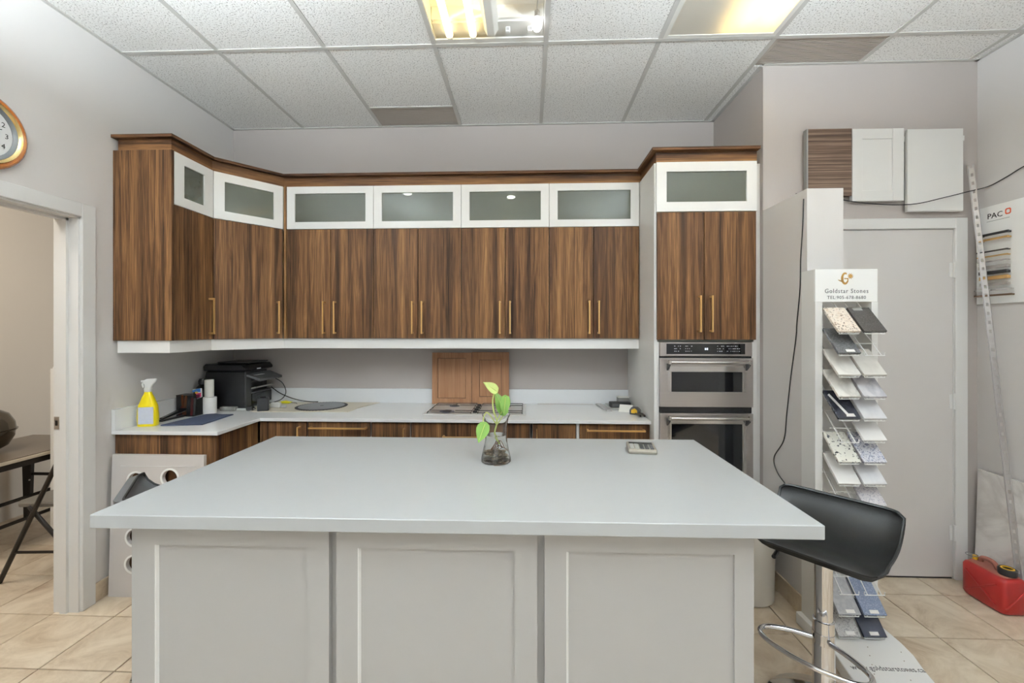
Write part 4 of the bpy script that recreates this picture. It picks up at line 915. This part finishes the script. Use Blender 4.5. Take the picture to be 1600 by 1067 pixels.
for p in ([(vx-.0, vy, ZI+.165), (vx+.02, vy-.01, ZI+.205), (vx+.035, vy-.01, ZI+.225)], [(vx, vy, ZI+.16), (vx-.035, vy-.015, ZI+.21), (vx-.05, vy-.025, ZI+.19), (vx-.052, vy-.03, ZI+.15)], [(vx, vy, ZI+.15), (vx+.03, vy, ZI+.195), (vx+.035, vy+.01, ZI+.2)]):
    B().tube(smooth_path(p, 5), .0026, 6).build('side_stem', 'stem', pl, smooth=True)
def leaf(parent, base, tip, up, w, mat, curl=.15):
    b0, t0 = Vector(base), Vector(tip); d = t0-b0; ln = d.length; d.normalize(); n_ = Vector(up); n_ = (n_-d*n_.dot(d)).normalized(); s_ = d.cross(n_); q = B()
    prof = [(0, .10), (-.04, .5), (.08, .9), (.22, 1), (.4, .93), (.6, .7), (.8, .38), (.93, .13), (1, .0)]
    prof = [(0, .0), (.06, .72), (.18, .97), (.32, 1), (.5, .86), (.68, .6), (.84, .3), (.95, .09), (1, .004)]
    rows_ = []
    for u, wv in prof:
        c = b0+d*ln*u+n_*(-curl*ln*(u-.4)**2); row = []
        for k in range(-3, 4):
            v = k/3; back = -.12*ln*max(0, (.2-u)/.2)*abs(v)
            row.append(q.bm.verts.new(c+s_*v*w*wv/2+d*back+n_*(.10*w*wv*abs(v))))
        rows_.append(row)
    for A, C in zip(rows_, rows_[1:]):
        for k in range(6): q.bm.faces.new((A[k], A[k+1], C[k+1], C[k]))
    ex_ = bmesh.ops.extrude_face_region(q.bm, geom=list(q.bm.faces)); bmesh.ops.translate(q.bm, verts=[v for v in ex_['geom'] if isinstance(v, bmesh.types.BMVert)], vec=n_*-.0012)
    o_ = q.build('leaf', mat, parent, smooth=True); B().tube([b0+n_*.001, b0+d*ln*.5+n_*(.001-curl*ln*.01), b0+d*ln*.85+n_*(-curl*ln*.2)], [.0016, .001, .0005], 5).build('midrib', 'stem', o_, smooth=True); return o_
leaf(pl, (vx+.002, vy, ZI+.298), (vx-.052, vy-.012, ZI+.338), (.35, -.8, .5), .046, 'leaf_pale')
leaf(pl, (vx+.034, vy-.002, ZI+.205), (vx-.004, vy+.012, ZI+.298), (.5, -.85, .2), .055, 'leaf')
leaf(pl, (vx+.04, vy-.012, ZI+.275), (vx+.034, vy-.02, ZI+.195), (.35, -.9, .1), .045, 'leaf')
leaf(pl, (vx-.042, vy-.045, ZI+.168), (vx-.07, vy-.055, ZI+.092), (-.2, -.95, .1), .056, 'leaf')
random.seed(9)
for k in range(12):
    a = random.random()*2*PI; p = [(vx+.008, vy, ZI+.085)]
    for i in range(4): p.append((vx+.008+(i+1)*.008*math.cos(a+random.uniform(-.5, .5)), vy+(i+1)*.008*math.sin(a+random.uniform(-.5, .5)), ZI+.085-.014*i+random.uniform(-.004, .006)))
    B().tube(smooth_path(p, 3), .0012, 5).build('root', 'root', pl, smooth=True)
t = thing('calculator', 'small grey desk calculator lying on the island', 'calculator', (.52, 1.985, ZI)); MK = Matrix.Translation((.52, 1.985, ZI)) @ Matrix.Rotation(-.12, 4, 'Z')
B().ext([(-.062, -.055, .0), (-.062, .055, 0), (-.062, .055, .027), (-.062, -.045, .021), (-.062, -.055, .014)], (.124, 0, 0)).M(MK).build('case', 'calc_body', t, bevel=.003)
for r_ in range(4):
    for c__ in range(5):
        y_ = -.046+r_*.017; z_ = .0205+(y_+.055)*.06
        B().box(-.052+c__*.0215, -.052+c__*.0215+.016, y_, y_+.012, z_, z_+.004).M(MK).build('key', 'calc_key' if c__ > 1 else 'light_grey', t)
B().ext([(-.052, .024, .0252), (.052, .024, .0252), (.052, .048, .0266), (-.052, .048, .0266)], (0, 0, .0012)).M(MK).build('display', 'black_glass', t)
# white bin behind the island
t = thing('waste_bin', 'white rounded bin standing behind the right end of the island', 'bin', (1.2, 2.37, 0.001))
B().lathe([(0, 0), (.105, 0), (.118, .012), (.128, .45), (.132, .46), (.124, .46), (.114, .02), (0, .015)], (1.2, 2.37, .0015), 32).build('bin_body', 'bin_white', t, smooth=True)
B().lathe([(.125, .455), (.134, .455), (.134, .47), (.125, .47)], (1.2, 2.37, .0015), 32, close=True).build('rim', 'white_plastic', t, smooth=True)
# holed board leaning on the end of the base cabinets
t = thing('holed_board', 'pale grey board with round holes leaning on the left base cabinet', 'board', (-2.01, 2.24, .001))
hx0, hx1, hz = -2.268, -1.752, .762; yb = 2.225
holes = [(-2.130, .622), (-1.94, .640), (-2.130, .318), (-2.130, .175), (-1.94, .318), (-1.94, .175), (-2.130, .47), (-1.94, .47)]
def holed(x0, x1, z0, z1, hs, r_, y0, y1):
    """slab with round holes: per-cell quads joined to hole rims"""
    q = B(); xs_ = sorted({x0, x1}|{(hs[0][0]+hs[1][0])/2}); zs_ = sorted({z0, z1, .247, .395, .545}); n = 24
    for i in range(len(xs_)-1):
        for j in range(len(zs_)-1):
            a, b_, c, d = xs_[i], xs_[i+1], zs_[j], zs_[j+1]; hh_ = [h for h in hs if a < h[0] < b_ and c < h[1] < d]
            cx0, cz0 = hh_[0]
            for y_ in (y0, y1):
                inn = [q.bm.verts.new((cx0+r_*math.cos(2*PI*k/n), y_, cz0+r_*math.sin(2*PI*k/n))) for k in range(n)]; out = []
                for k in range(n):
                    ca, sa = math.cos(2*PI*k/n), math.sin(2*PI*k/n); ts = []
                    if ca > 1e-6: ts.append((b_-cx0)/ca)
                    if ca < -1e-6: ts.append((a-cx0)/ca)
                    if sa > 1e-6: ts.append((d-cz0)/sa)
                    if sa < -1e-6: ts.append((c-cz0)/sa)
                    tt = min(ts); out.append(q.bm.verts.new((cx0+ca*tt, y_, cz0+sa*tt)))
                for k in range(n): q.bm.faces.new((inn[k], inn[(k+1)%n], out[(k+1)%n], out[k]))
                for cc, cd in ((a, c), (a, d), (b_, c), (b_, d)):     # corner fans
                    v = q.bm.verts.new((cc, y_, cd)); best = None
                    for k in range(n):
                        p1, p2 = out[k].co, out[(k+1)%n].co
                        if (abs(p1.x-cc) < 1e-6 and abs(p2.z-cd) < 1e-6) or (abs(p1.z-cd) < 1e-6 and abs(p2.x-cc) < 1e-6): best = k
                    if best is not None and (out[best].co-v.co).length > 1e-6 and (out[(best+1)%n].co-v.co).length > 1e-6: q.bm.faces.new((out[best], v, out[(best+1)%n]))
                if y_ == y0: keep = inn
                else:
                    for k in range(n): q.bm.faces.new((keep[k], keep[(k+1)%n], inn[(k+1)%n], inn[k]))
    for (p0, p1) in (((x0, z0), (x1, z0)), ((x1, z0), (x1, z1)), ((x1, z1), (x0, z1)), ((x0, z1), (x0, z0))):
        q.bm.faces.new([q.bm.verts.new(p) for p in ((p0[0], y0, p0[1]), (p1[0], y0, p1[1]), (p1[0], y1, p1[1]), (p0[0], y1, p0[1]))])
    bmesh.ops.remove_doubles(q.bm, verts=q.bm.verts, dist=1e-5); return q
ML = Matrix.Translation((0, 2.243, .0015)) @ Matrix.Rotation(-.03, 4, 'X') @ Matrix.Translation((0, -2.243, 0))
holed(hx0, hx1, 0, hz, holes, .042, yb, 2.243).M(ML).build('sheet', 'panel_grey', t)
B().box(hx0+.05, hx1-.05, yb-.0015, yb-.0001, .70, .703).M(ML).build('groove_line', 'trim_white', t)
for h in holes:
    q = B(); n = 28; ro_, ri_ = .052, .042
    q.lathe([(ri_, -.003), (ro_, -.003), (ro_, -.0002), (ri_, -.0002)], (0,0,0), n, close=True); q.M(ML @ frame((h[0], yb, h[1]), (1,0,0), (0,0,1)) @ Matrix.Scale(-1, 4, (0,0,1))).build('hole_rim', 'white_gloss', t, smooth=True)

# ------------------------------------------------------------------ side room: table, folding chair, bowls, white cabinet
t = thing('low_table', 'low table with dark metal legs in the side room', 'table', (-3.56, 2.75, 0)); ax0, ax1, ay0, ay1, az = -3.87, -3.262, 2.40, 3.2, .625
bx('top', 'table_top', t, ax0, ax1, ay0, ay1, az-.006, az, bevel=.003)
bx('edge_band', 'table_edge', t, ax0+.002, ax1+.003, ay0-.003, ay1+.003, az-.028, az-.0065, bevel=.003)
bx('apron', 'black_metal', t, ax0+.03, ax1-.02, ay0+.03, ay1-.03, az-.07, az-.029)
for lx in (ax0+.05, ax1-.035):
    for ly in (ay0+.1, ay1-.06):
        lg = B().ext([(lx-.05, ly-.02, az-.07), (lx+.03, ly-.02, az-.07), (lx+.01, ly-.02, .003), (lx-.035, ly-.02, .003)], (0, .03, 0)).build('leg', 'black_metal', t, bevel=.004)
        for zz in (az-.1, .3): B().cyl((lx+.02-.0, ly-.0205, zz), (lx+.02, ly-.026, zz), .006, 8).build('bolt', 'steel', lg)
for zz in (.34, .2): B().tube([(ax1-.05, ay0+.1, zz), (ax1-.05, ay1-.06, zz)], .012, 8).build('stretcher', 'black_metal', t)
B().tube([(ax0+.05, ay1-.06, .34), (ax1-.05, ay1-.06, .34)], .012, 8).build('stretcher', 'black_metal', t)
def bowl(label, c, r_, tilt, mat, zoff):
    q = B().lathe([(0, .0), (.45*r_, .02*r_), (.8*r_, .25*r_), (.97*r_, .6*r_), (1.0*r_, .85*r_), (1.05*r_, .86*r_), (1.04*r_, .89*r_), (.97*r_, .88*r_), (.94*r_, .6*r_), (.77*r_, .28*r_), (.43*r_, .05*r_), (0, .03*r_)], (0,0,0), 32)
    q.M(Matrix.Translation(c) @ Matrix.Rotation(tilt, 4, 'Y')); return tag(q.build('mixing_bowl', mat, None, smooth=True), label, 'bowl', 'steel bowls on the low table')
bowl('upright dark steel bowl on the low table', (-3.62, 2.68, az+.0015), .165, 0, 'dark_chrome', 0)
o_ = bowl('upturned dark steel bowl resting on the upright bowl', (-3.62, 2.68, az+.2945), .167, PI, 'dark_chrome', 0)
t = thing('folding_chair', 'folding chair with a brown-grey seat in the side room', 'chair', (-2.86, 2.5, 0)); fx0 = -2.86
seat = [(-2.96, 2.38), (-2.92, 2.34), (-2.66, 2.36), (-2.63, 2.42), (-2.63, 2.64), (-2.68, 2.68), (-2.9, 2.66), (-2.95, 2.61)]
MF = Matrix.Identity(4)
B().prism(seat, .425, .452).build('seat', 'chair_seat', t, bevel=.006)
for dy in (0, .34):
    B().tube([(-3.0, 2.315+dy, .008), (-2.62, 2.33+dy, .80)], .012, 8).build('front_leg', 'black_metal', t, smooth=True)
    B().tube([(-2.46, 2.345+dy*.86, .008), (-2.86, 2.345+dy*.86, .43)], .011, 8).build('rear_leg', 'black_metal', t, smooth=True)
B().tube([(-2.92, 2.318, .18), (-2.62, 2.347, .175)], .008, 8).build('crossbar', 'black_metal', t); B().tube([(-2.5, 2.345, .055), (-2.5, 2.637, .055)], .008, 8).build('crossbar', 'black_metal', t)
B().ext([(-2.66, 2.33, .66), (-2.62, 2.33, .66), (-2.585, 2.33, .82), (-2.61, 2.33, .83)], (0, .345, 0)).build('backrest', 'chair_seat', t, bevel=.005)
t = thing('white_cabinet', 'white upright cabinet edge just inside the side room', 'cabinet', (-2.95, 2.98, 0))
bx('carcass', 'white_satin', t, -3.25, -2.62, 2.80, 3.2, .05, 1.19, bevel=.003)
for x_ in (-3.22, -2.65): bx('foot', 'black_plastic', t, x_-.02, x_+.02, 2.83, 2.87, .001, .05)
bx('door', 'white_satin', t, -3.245, -2.625, 2.782, 2.799, .06, 1.18, bevel=.002); B().ball((-3.22, 2.84, 1.204), .014).build('top_knob', 'trim_white', t)

# ------------------------------------------------------------------ right side: stone sample stand
SX0, SX1, SY0, SY1, SZ = 1.342, 1.626, 2.05, 2.15, 1.727
t = thing('sample_stand', 'tall white stone sample display stand in front of the partition', 'display stand', (1.48, 2.1, 0))
bx('header', 'white_gloss', t, SX0, SX1, SY0, SY0+.012, 1.574, SZ, bevel=.0015)
bx('post', 'white_satin', t, SX0, SX0+.033, SY0, SY1, .06, 1.574); bx('post', 'white_satin', t, SX1-.028, SX1, SY0, SY1, .06, 1.574)
bx('back_board', 'white_satin', t, SX0+.033, SX1-.028, SY1-.008, SY1-.001, .06, SZ); bx('side_cheek', 'white_satin', t, SX0, SX0+.012, SY0+.012, SY1, 1.574, SZ); bx('side_cheek', 'white_satin', t, SX1-.012, SX1, SY0+.012, SY1, 1.574, SZ)
fo = [(1.318, 2.156), (1.322, 1.93), (1.30, 1.82), (1.285, 1.74), (1.30, 1.64), (1.36, 1.58), (1.45, 1.56), (1.53, 1.60), (1.585, 1.69), (1.612, 1.80), (1.64, 1.88), (1.65, 1.95), (1.652, 2.156)]
fb = B().prism(fo, .003, .06).build('foot', 'white_gloss', t, bevel=.003)
text('www.goldstarstones.ca', .036, frame((1.465, 1.80, .0605), (1, -.02, 0), (.02, 1, 0)), 'print_dark', 'web_address', fb, ext=.0003, sx=.85)
for k in range(9): B().lathe([(0, .0602), (.0022, .0602), (.0015, .0612), (0, .0614)], (1.36+.03*((k*7) % 9), 1.72+.025*((k*5) % 9), 0), 6).build('crumb', 'root', fb)
hdm = frame((1.484, SY0-.0006, 1.655), (1,0,0), (0,0,1)); hdo = next(o for o in t.children if o.name.startswith('header'))
text('Goldstar Stones', .0285, frame((1.484, SY0-.0006, 1.624), (1,0,0), (0,0,1)), 'print_dark', 'stand_name', hdo, ext=.0004, sx=.92, space=1.15)
text('TEL:905-678-8680', .0215, frame((1.484, SY0-.0006, 1.594), (1,0,0), (0,0,1)), 'print_dark', 'phone_number', hdo, ext=.0004, sx=1.0, space=1.1)
# emblem: letter G with a leaf tail and a sunburst
q = B(); pts = []
for k in range(25):
    a = math.radians(60+k*270/24); pts.append((1.478+.0165*math.cos(a)*.8, SY0-.0008, 1.6835+.024*math.sin(a)))
for i in range(24):
    w_ = .0035+.0022*math.sin(PI*i/24); a, b_ = Vector(pts[i]), Vector(pts[i+1]); c0 = Vector((1.478, SY0-.0008, 1.6835)); na = (a-c0).normalized(); nb = (b_-c0).normalized()
    q.ext([a-na*w_, a+na*w_, b_+nb*w_, b_-nb*w_], (0, .0006, 0))
q.box(1.474, 1.4925, SY0-.0008, SY0-.0002, 1.680, 1.685).box(1.488, 1.4925, SY0-.0008, SY0-.0002, 1.668, 1.680)
q.build('emblem_letter', 'gold_print', hdo)
q = B(); lf = [(1.473, 1.664), (1.462, 1.667), (1.45, 1.6725), (1.444, 1.678), (1.452, 1.676), (1.463, 1.673)]; q.ext([(a, SY0-.0008, b_) for a, b_ in lf], (0, .0006, 0)); q.build('emblem_leaf', 'gold_print', hdo)
q = B(); star = []
for k in range(20):
    a = 2*PI*k/20; r_ = .015 if k % 2 == 0 else .0075; star.append((1.502+r_*math.cos(a), SY0-.0008, 1.694+r_*math.sin(a)))
q.ext(star, (0, .0006, 0)); q.build('emblem_sun', 'gold_print', hdo)
# wire racks and samples
pit = .0969; colx = [(1.379, 1.481), (1.489, 1.593)]
RW = [('st_terrazzo', 'st_black'), ('st_dark', None), ('st_white', 'st_beige'), ('st_marble', 'st_greymarble'), ('st_navy', 'st_pale'), (None, 'sample_white'), ('st_fleck', 'st_blue'), ('sample_white', 'st_pale'), (None, 'st_fine'),
      (None, None), (None, None), (None, None), (None, None), ('st_grey', 'st_bluegrey'), ('st_speck', 'st_ink')]
SL = {(0,0): 'speckled cream terrazzo sample, top left of the stand', (0,1): 'black stone sample, top right of the stand', (1,0): 'dark grey stone sample under the speckled terrazzo', (2,0): 'white stone sample under the dark grey one', (2,1): 'beige-white stone sample right of the white one, third row', (3,0): 'off-white marble sample in the fourth row of the stand', (3,1): 'grey-veined marble sample in the fourth row of the stand',
      (4,0): 'navy-black stone sample with a white sticker strip', (4,1): 'plain pale grey sample right of the navy one', (5,1): 'plain white sample right of the empty rack in the sixth row', (6,0): 'white stone sample with black flecks', (6,1): 'white stone sample with dense blue specks', (7,0): 'plain white sample, left of the eighth row', (7,1): 'pale grey-white sample, right of the eighth row', (8,1): 'fine grey speckled sample just above the stool seat',
      (13,0): 'plain grey stone sample with a label, second row from the bottom', (13,1): 'blue-grey speckled sample with a label near the floor', (14,0): 'light grey speckled sample, bottom left of the stand', (14,1): 'ink-dark stone sample, bottom right of the stand'}
LY0, LY1 = 1.962, 2.066; DZ = .11
for n_, row in enumerate(RW):
    zl = 1.428-pit*n_
    for c__, mt in enumerate(row):
        a, b_ = colx[c__]
        rk = B(); r_ = .0022
        zf_, yb_ = zl, SY1-.012
        rk.tube([(a+.008, LY0-.002, zf_+.012), (a+.008, LY0-.002, zf_-.002), (b_-.008, LY0-.002, zf_-.002), (b_-.008, LY0-.002, zf_+.012)], r_, 5)
        sl_ = DZ/(LY1-LY0)
        for x_ in (a+.022, b_-.022): rk.tube([(x_, LY0-.002, zf_-.002), (x_, yb_, zf_-.002+sl_*(yb_-LY0))], r_, 5)
        rk.tube([(a+.004, LY0+.05, zf_-.003+sl_*.05), (b_-.004, LY0+.05, zf_-.003+sl_*.05)], r_, 5).tube([(a+.004, LY1+.01, zf_-.003+sl_*(LY1+.01-LY0)), (b_-.004, LY1+.01, zf_-.003+sl_*(LY1+.01-LY0))], r_, 5)
        rk.build('wire_rack', 'white_plastic', t)
        if not mt: continue
        ln_ = math.hypot(DZ, LY1-LY0); an = math.atan2(DZ, LY1-LY0)
        MSA = Matrix.Translation(((a+b_)/2, LY0, zl+.0015)) @ Matrix.Rotation(an, 4, 'X')
        hw_ = (b_-a)/2-.002
        st_ = thing('stone_sample', SL[(n_, c__)], 'stone sample', ((a+b_)/2, LY0, zl), 'stone samples on the display stand')
        B().box(-hw_, hw_, 0, ln_, .001, .013).M(MSA).build('stone', mt, st_, bevel=.0012)
        if n_ in (1, 13, 14): B().box(-.012 if c__ == 0 else -.02, .026 if c__ == 0 else .018, .006, .02, .0132, .0138).M(MSA).build('paper_label', 'label_white', st_)
        if (n_, c__) == (0, 1): B().box(-.03, .012, ln_-.02, ln_-.004, .0132, .0138).M(MSA).build('paper_label', 'mid_grey', st_)
        if (n_, c__) == (4, 0):
            B().ext([(-.04, .125, .0132), (-.03, .132, .0132), (.004, .024, .0132), (-.008, .018, .0132)], (0, 0, .0008)).M(MSA).build('sticker_strip', 'label_white', st_); B().ext([(-.012, .008, .0142), (.028, .008, .0142), (.026, .024, .0142), (-.006, .024, .0142)], (0, 0, .0006)).M(MSA).build('sticker_foot', 'label_white', st_)

# ------------------------------------------------------------------ hanging door samples above the door
tag(bx('hanging_rail', 'white_satin', None, 1.64, 2.515, YD-.014, YD-.001, 2.535, 2.565, bevel=.001), 'white rail on the wall carrying the three hanging door samples', 'rail')
t = thing('hanging_sample', 'dark brown woven-look door sample hanging above the partition', 'sample door', (1.74, 2.545, 2.24)); bx('board', 'weave_brown', t, 1.615, 1.86, YD-.046, YD-.016, 2.215, 2.602, bevel=.001); bx('edge_band', 'mid_grey', t, 1.607, 1.6145, YD-.046, YD-.016, 2.215, 2.602)
t = thing('hanging_sample', 'white shaker door sample hanging between the brown and plain ones', 'sample door', (2.01, 2.545, 2.18)); hx0, hx1, hz0, hz1 = 1.868, 2.157, 2.186, 2.602; i0, i1 = 1.925, 2.095
q = B(); y0_, y1_ = YD-.038, YD-.016
q.box(hx0, i0, y0_, y1_, hz0, hz1).box(i1, hx1, y0_, y1_, hz0, hz1).box(i0, i1, y0_+.0015, y1_, hz0, hz0+.062).box(i0, i1, y0_+.0015, y1_, hz1-.058, hz1); q.build('frame', 'white_satin', t, bevel=.0008); bx('panel', 'white_satin', t, i0, i1, y0_+.007, y1_-.002, hz0+.062, hz1-.058)
t = thing('hanging_sample', 'plain flat white door sample, largest of the hanging three', 'sample door', (2.335, 2.545, 2.12)); bx('board', 'white_satin', t, 2.178, 2.487, YD-.036, YD-.016, 2.127, 2.596, bevel=.002); bx('bottom_edge', 'trim_white', t, 2.18, 2.485, YD-.035, YD-.017, 2.1235, 2.1268)

# ------------------------------------------------------------------ handle board, channel, slab, fuel can by the right wall
t = thing('handle_board', 'white display board of cabinet handles on the right wall', 'display board', (2.59, 2.2, 1.589)); bX = 2.582
bx('board', 'white_gloss', t, bX, XR-.001, 1.75, 2.562, 1.589, 2.136, bevel=.002)
text('PAC', .042, frame((bX-.0006, 2.463, 2.077), (0,-1,0), (0,0,1)), 'print_black', 'brand_letters', t, ext=.0006, sx=1.0)
q = B()
oc = (2.398, 2.084)
pts_o = [(oc[0]+dx*.016*.9, oc[1]+dz*.016) for dx, dz in ((-1,-.6),(-.6,-1),(.6,-1),(1,-.6),(1,.6),(.6,1),(-.6,1),(-1,.6))]; pts_i = [(oc[0]+(p[0]-oc[0])*.6, oc[1]+(p[1]-oc[1])*.6) for p in pts_o]
for k in range(8): a, b_, c, d = pts_o[k], pts_o[(k+1) % 8], pts_i[(k+1) % 8], pts_i[k]; q.ext([(bX-.0008, *p) for p in (a, b_, c, d)], (.0006, 0, 0))
q.build('brand_ring', 'print_orange', t)
bx('brand_line', 'mid_grey', t, bX-.0006, bX-.0001, 2.39, 2.505, 2.0485, 2.0505)
for k, (z_, mt, r_, ya, yb_, lab) in enumerate(((1.972, 'print_black', .006, 2.535, 2.372, 'black bar handle, top of the board'), (1.944, 'brass', .0055, 2.533, 2.372, 'brass bar handle under the black one'), (1.878, 'print_black', .0035, 2.533, 2.376, 'thin black handle'), (1.85, 'brass', .0035, 2.53, 2.376, 'thin brass handle'), (1.822, 'steel_bright', .0035, 2.528, 2.376, 'thin silver handle'),
        (1.790, 'steel', .009, 2.522, 2.376, 'wide grey handle'), (1.760, 'print_black', .009, 2.52, 2.376, 'wide black handle'), (1.730, 'brass', .010, 2.517, 2.376, 'wide brass handle'), (1.696, 'steel', .008, 2.515, 2.376, 'grey handle with a dark end'), (1.664, 'steel_bright', .005, 2.545, 2.36, 'long thin silver handle'), (1.634, 'bronze', .005, 2.545, 2.357, 'long bronze handle, lowest on the board'))):
    h_ = B(); xo = bX-.026
    h_.box(xo-.005, xo+.005, yb_, ya, z_-r_, z_+r_)
    for y_ in (ya-.014, yb_+.014): h_.box(xo+.005, bX-.0002, y_-.005, y_+.005, z_-r_*.8, z_+r_*.8)
    h_.build('sample_handle', mt, t, bevel=.001, label=lab)
# perforated channel
t = thing('perforated_channel', 'tall white perforated metal channel leaning in the right corner', 'channel', (2.53, 2.29, .001))
p0, p1 = Vector((2.535, 2.285, .003)), Vector((2.537, 2.548, 2.405)); dr = (p1-p0).normalized(); ln_ = (p1-p0).length; sd = Vector((.55, -.83, 0)); sd = (sd-dr*sd.dot(dr)).normalized(); MCH = frame(p0, sd, dr)
q = B(); wch = .0115; hs_ = .05; nn_ = int(ln_/hs_)
for k in range(nn_):
    y0_ = k*hs_; q.box(-wch, -.005, y0_, y0_+hs_, 0, .002).box(.005, wch, y0_, y0_+hs_, 0, .002).box(-.005, .005, y0_, y0_+hs_*.62, 0, .002)
q.M(MCH).build('web', 'galv', t)
for sg in (-1, 1): B().box(sg*wch-.001, sg*wch+.001, 0, nn_*hs_, .0, .014).M(MCH).build('flange', 'galv', t)
# marble slab leaning on the right wall
t = thing('marble_slab', 'white marble-look slab leaning against the right wall', 'slab', (2.57, 2.15, .001))
MM = Matrix.Translation((2.562, 0, .002)) @ Matrix.Rotation(.035, 4, 'Y') @ Matrix.Translation((-2.562, 0, 0))
B().box(2.554, 2.566, 1.55, 2.548, 0, .645).M(MM).build('slab', 'slab_marble', t, bevel=.001)
# red fuel can
t = thing('fuel_can', 'red plastic fuel can on the tiles by the right wall', 'fuel can', (2.44, 2.3, .0015)); ka, kb, kc, kd = 2.385, 2.513, 2.235, 2.455
def rbox(q, x0, x1, y0, y1, zs):
    n = 28; rings = []
    for z_, ins in zs:
        cx0, cy0, hx_, hy_ = (x0+x1)/2, (y0+y1)/2, (x1-x0)/2-ins, (y1-y0)/2-ins; rg = []
        for k in range(n):
            a = 2*PI*k/n; cs, sn = math.cos(a), math.sin(a); p = 6
            rg.append(q.bm.verts.new((cx0+hx_*math.copysign(abs(cs)**(2/p), cs), cy0+hy_*math.copysign(abs(sn)**(2/p), sn), z_)))
        rings.append(rg)
    for A, C in zip(rings, rings[1:]):
        for k in range(n): q.bm.faces.new((A[k], A[(k+1)%n], C[(k+1)%n], C[k]))
    q.bm.faces.new(rings[0][::-1]); q.bm.faces.new(rings[-1]); return q
body = rbox(B(), ka, kb, kc, kd, [(.0015, .02), (.008, .006), (.02, 0), (.165, 0), (.178, .006), (.185, .018)]).build('tank', 'red_can', t, smooth=True)
rbox(B(), ka+.016, kb-.016, kc+.016, kd-.016, [(.1852, 0), (.191, .004)]).build('top_deck', 'red_dusty', t, smooth=True)
for z0_, z1_, y0_, y1_ in ((.04, .145, 2.27, 2.42), (.145, .04, 2.27, 2.42)): B().tube([(ka-.0005, y0_, z0_), (ka-.0005, y1_, z1_)], .005, 6).build('rib', 'red_can', body, smooth=True)
B().tube([(ka+.012, kc+.0005, .04), (kb-.02, kc+.0005, .13)], .004, 6).build('rib', 'red_can', body, smooth=True)
B().tube(smooth_path([(2.45, 2.41, .185), (2.45, 2.40, .213), (2.45, 2.365, .222), (2.45, 2.335, .214), (2.45, 2.32, .185)], 5), .011, 10).build('handle', 'red_dusty', t, smooth=True)
cpv = B().lathe([(.018, 0), (.034, 0), (.036, .006), (.036, .03), (.03, .034), (.02, .03)], (2.452, 2.28, .1915), 24, close=True).build('spout_cap', 'black_plastic', t, smooth=True)
B().lathe([(0, .006), (.026, .006), (.026, .033), (.021, .035), (.019, .012), (0, .012)], (2.452, 2.28, .1915), 20).build('spout_insert', 'yellow_cap', cpv, smooth=True)
B().lathe([(0, 0), (.012, 0), (.012, .02), (0, .022)], (2.445, 2.43, .19), 12).build('vent_cap', 'yellow_cap', t, smooth=True)
B().tube(arc((2.43, 2.435, .213), .024, 0, 2*PI, 16)[:-1], .002, 6, closed=True).build('cap_ring', 'mid_grey', t, smooth=True)

# ------------------------------------------------------------------ loose wires
tag(B().tube(smooth_path([(XS-.004, 2.196, 2.10), (XS-.004, 2.205, 1.95), (XS-.004, 2.22, 1.80), (XS-.004, 2.225, 1.65), (XS-.004, 2.25, 1.48), (XS-.004, 2.258, 1.40), (XS-.004, 2.30, 1.20), (XS-.004, 2.335, 1.0), (XS-.005, 2.36, .85), (XS-.006, 2.45, .73), (XS-.008, 2.42, .66), (XS-.012, 2.33, .62), (XS-.012, 2.3, .615)], 6), .0026, 6).build('wire', 'cable_black', None, smooth=True), 'black wire hanging down the side of the partition wall', 'wire')
tag(B().tube(smooth_path([(1.565, 2.56, 2.24), (1.70, 2.52, 2.21), (1.87, 2.515, 2.175), (2.04, 2.515, 2.158), (2.2, 2.515, 2.16), (2.36, 2.52, 2.195), (2.5, 2.53, 2.23), (2.585, 2.50, 2.25), (2.593, 2.42, 2.272), (2.593, 2.33, 2.30), (2.593, 2.2, 2.31)], 6), .0028, 6).build('wire', 'cable_black', None, smooth=True), 'thin black wire sagging across above the closed door', 'wire')
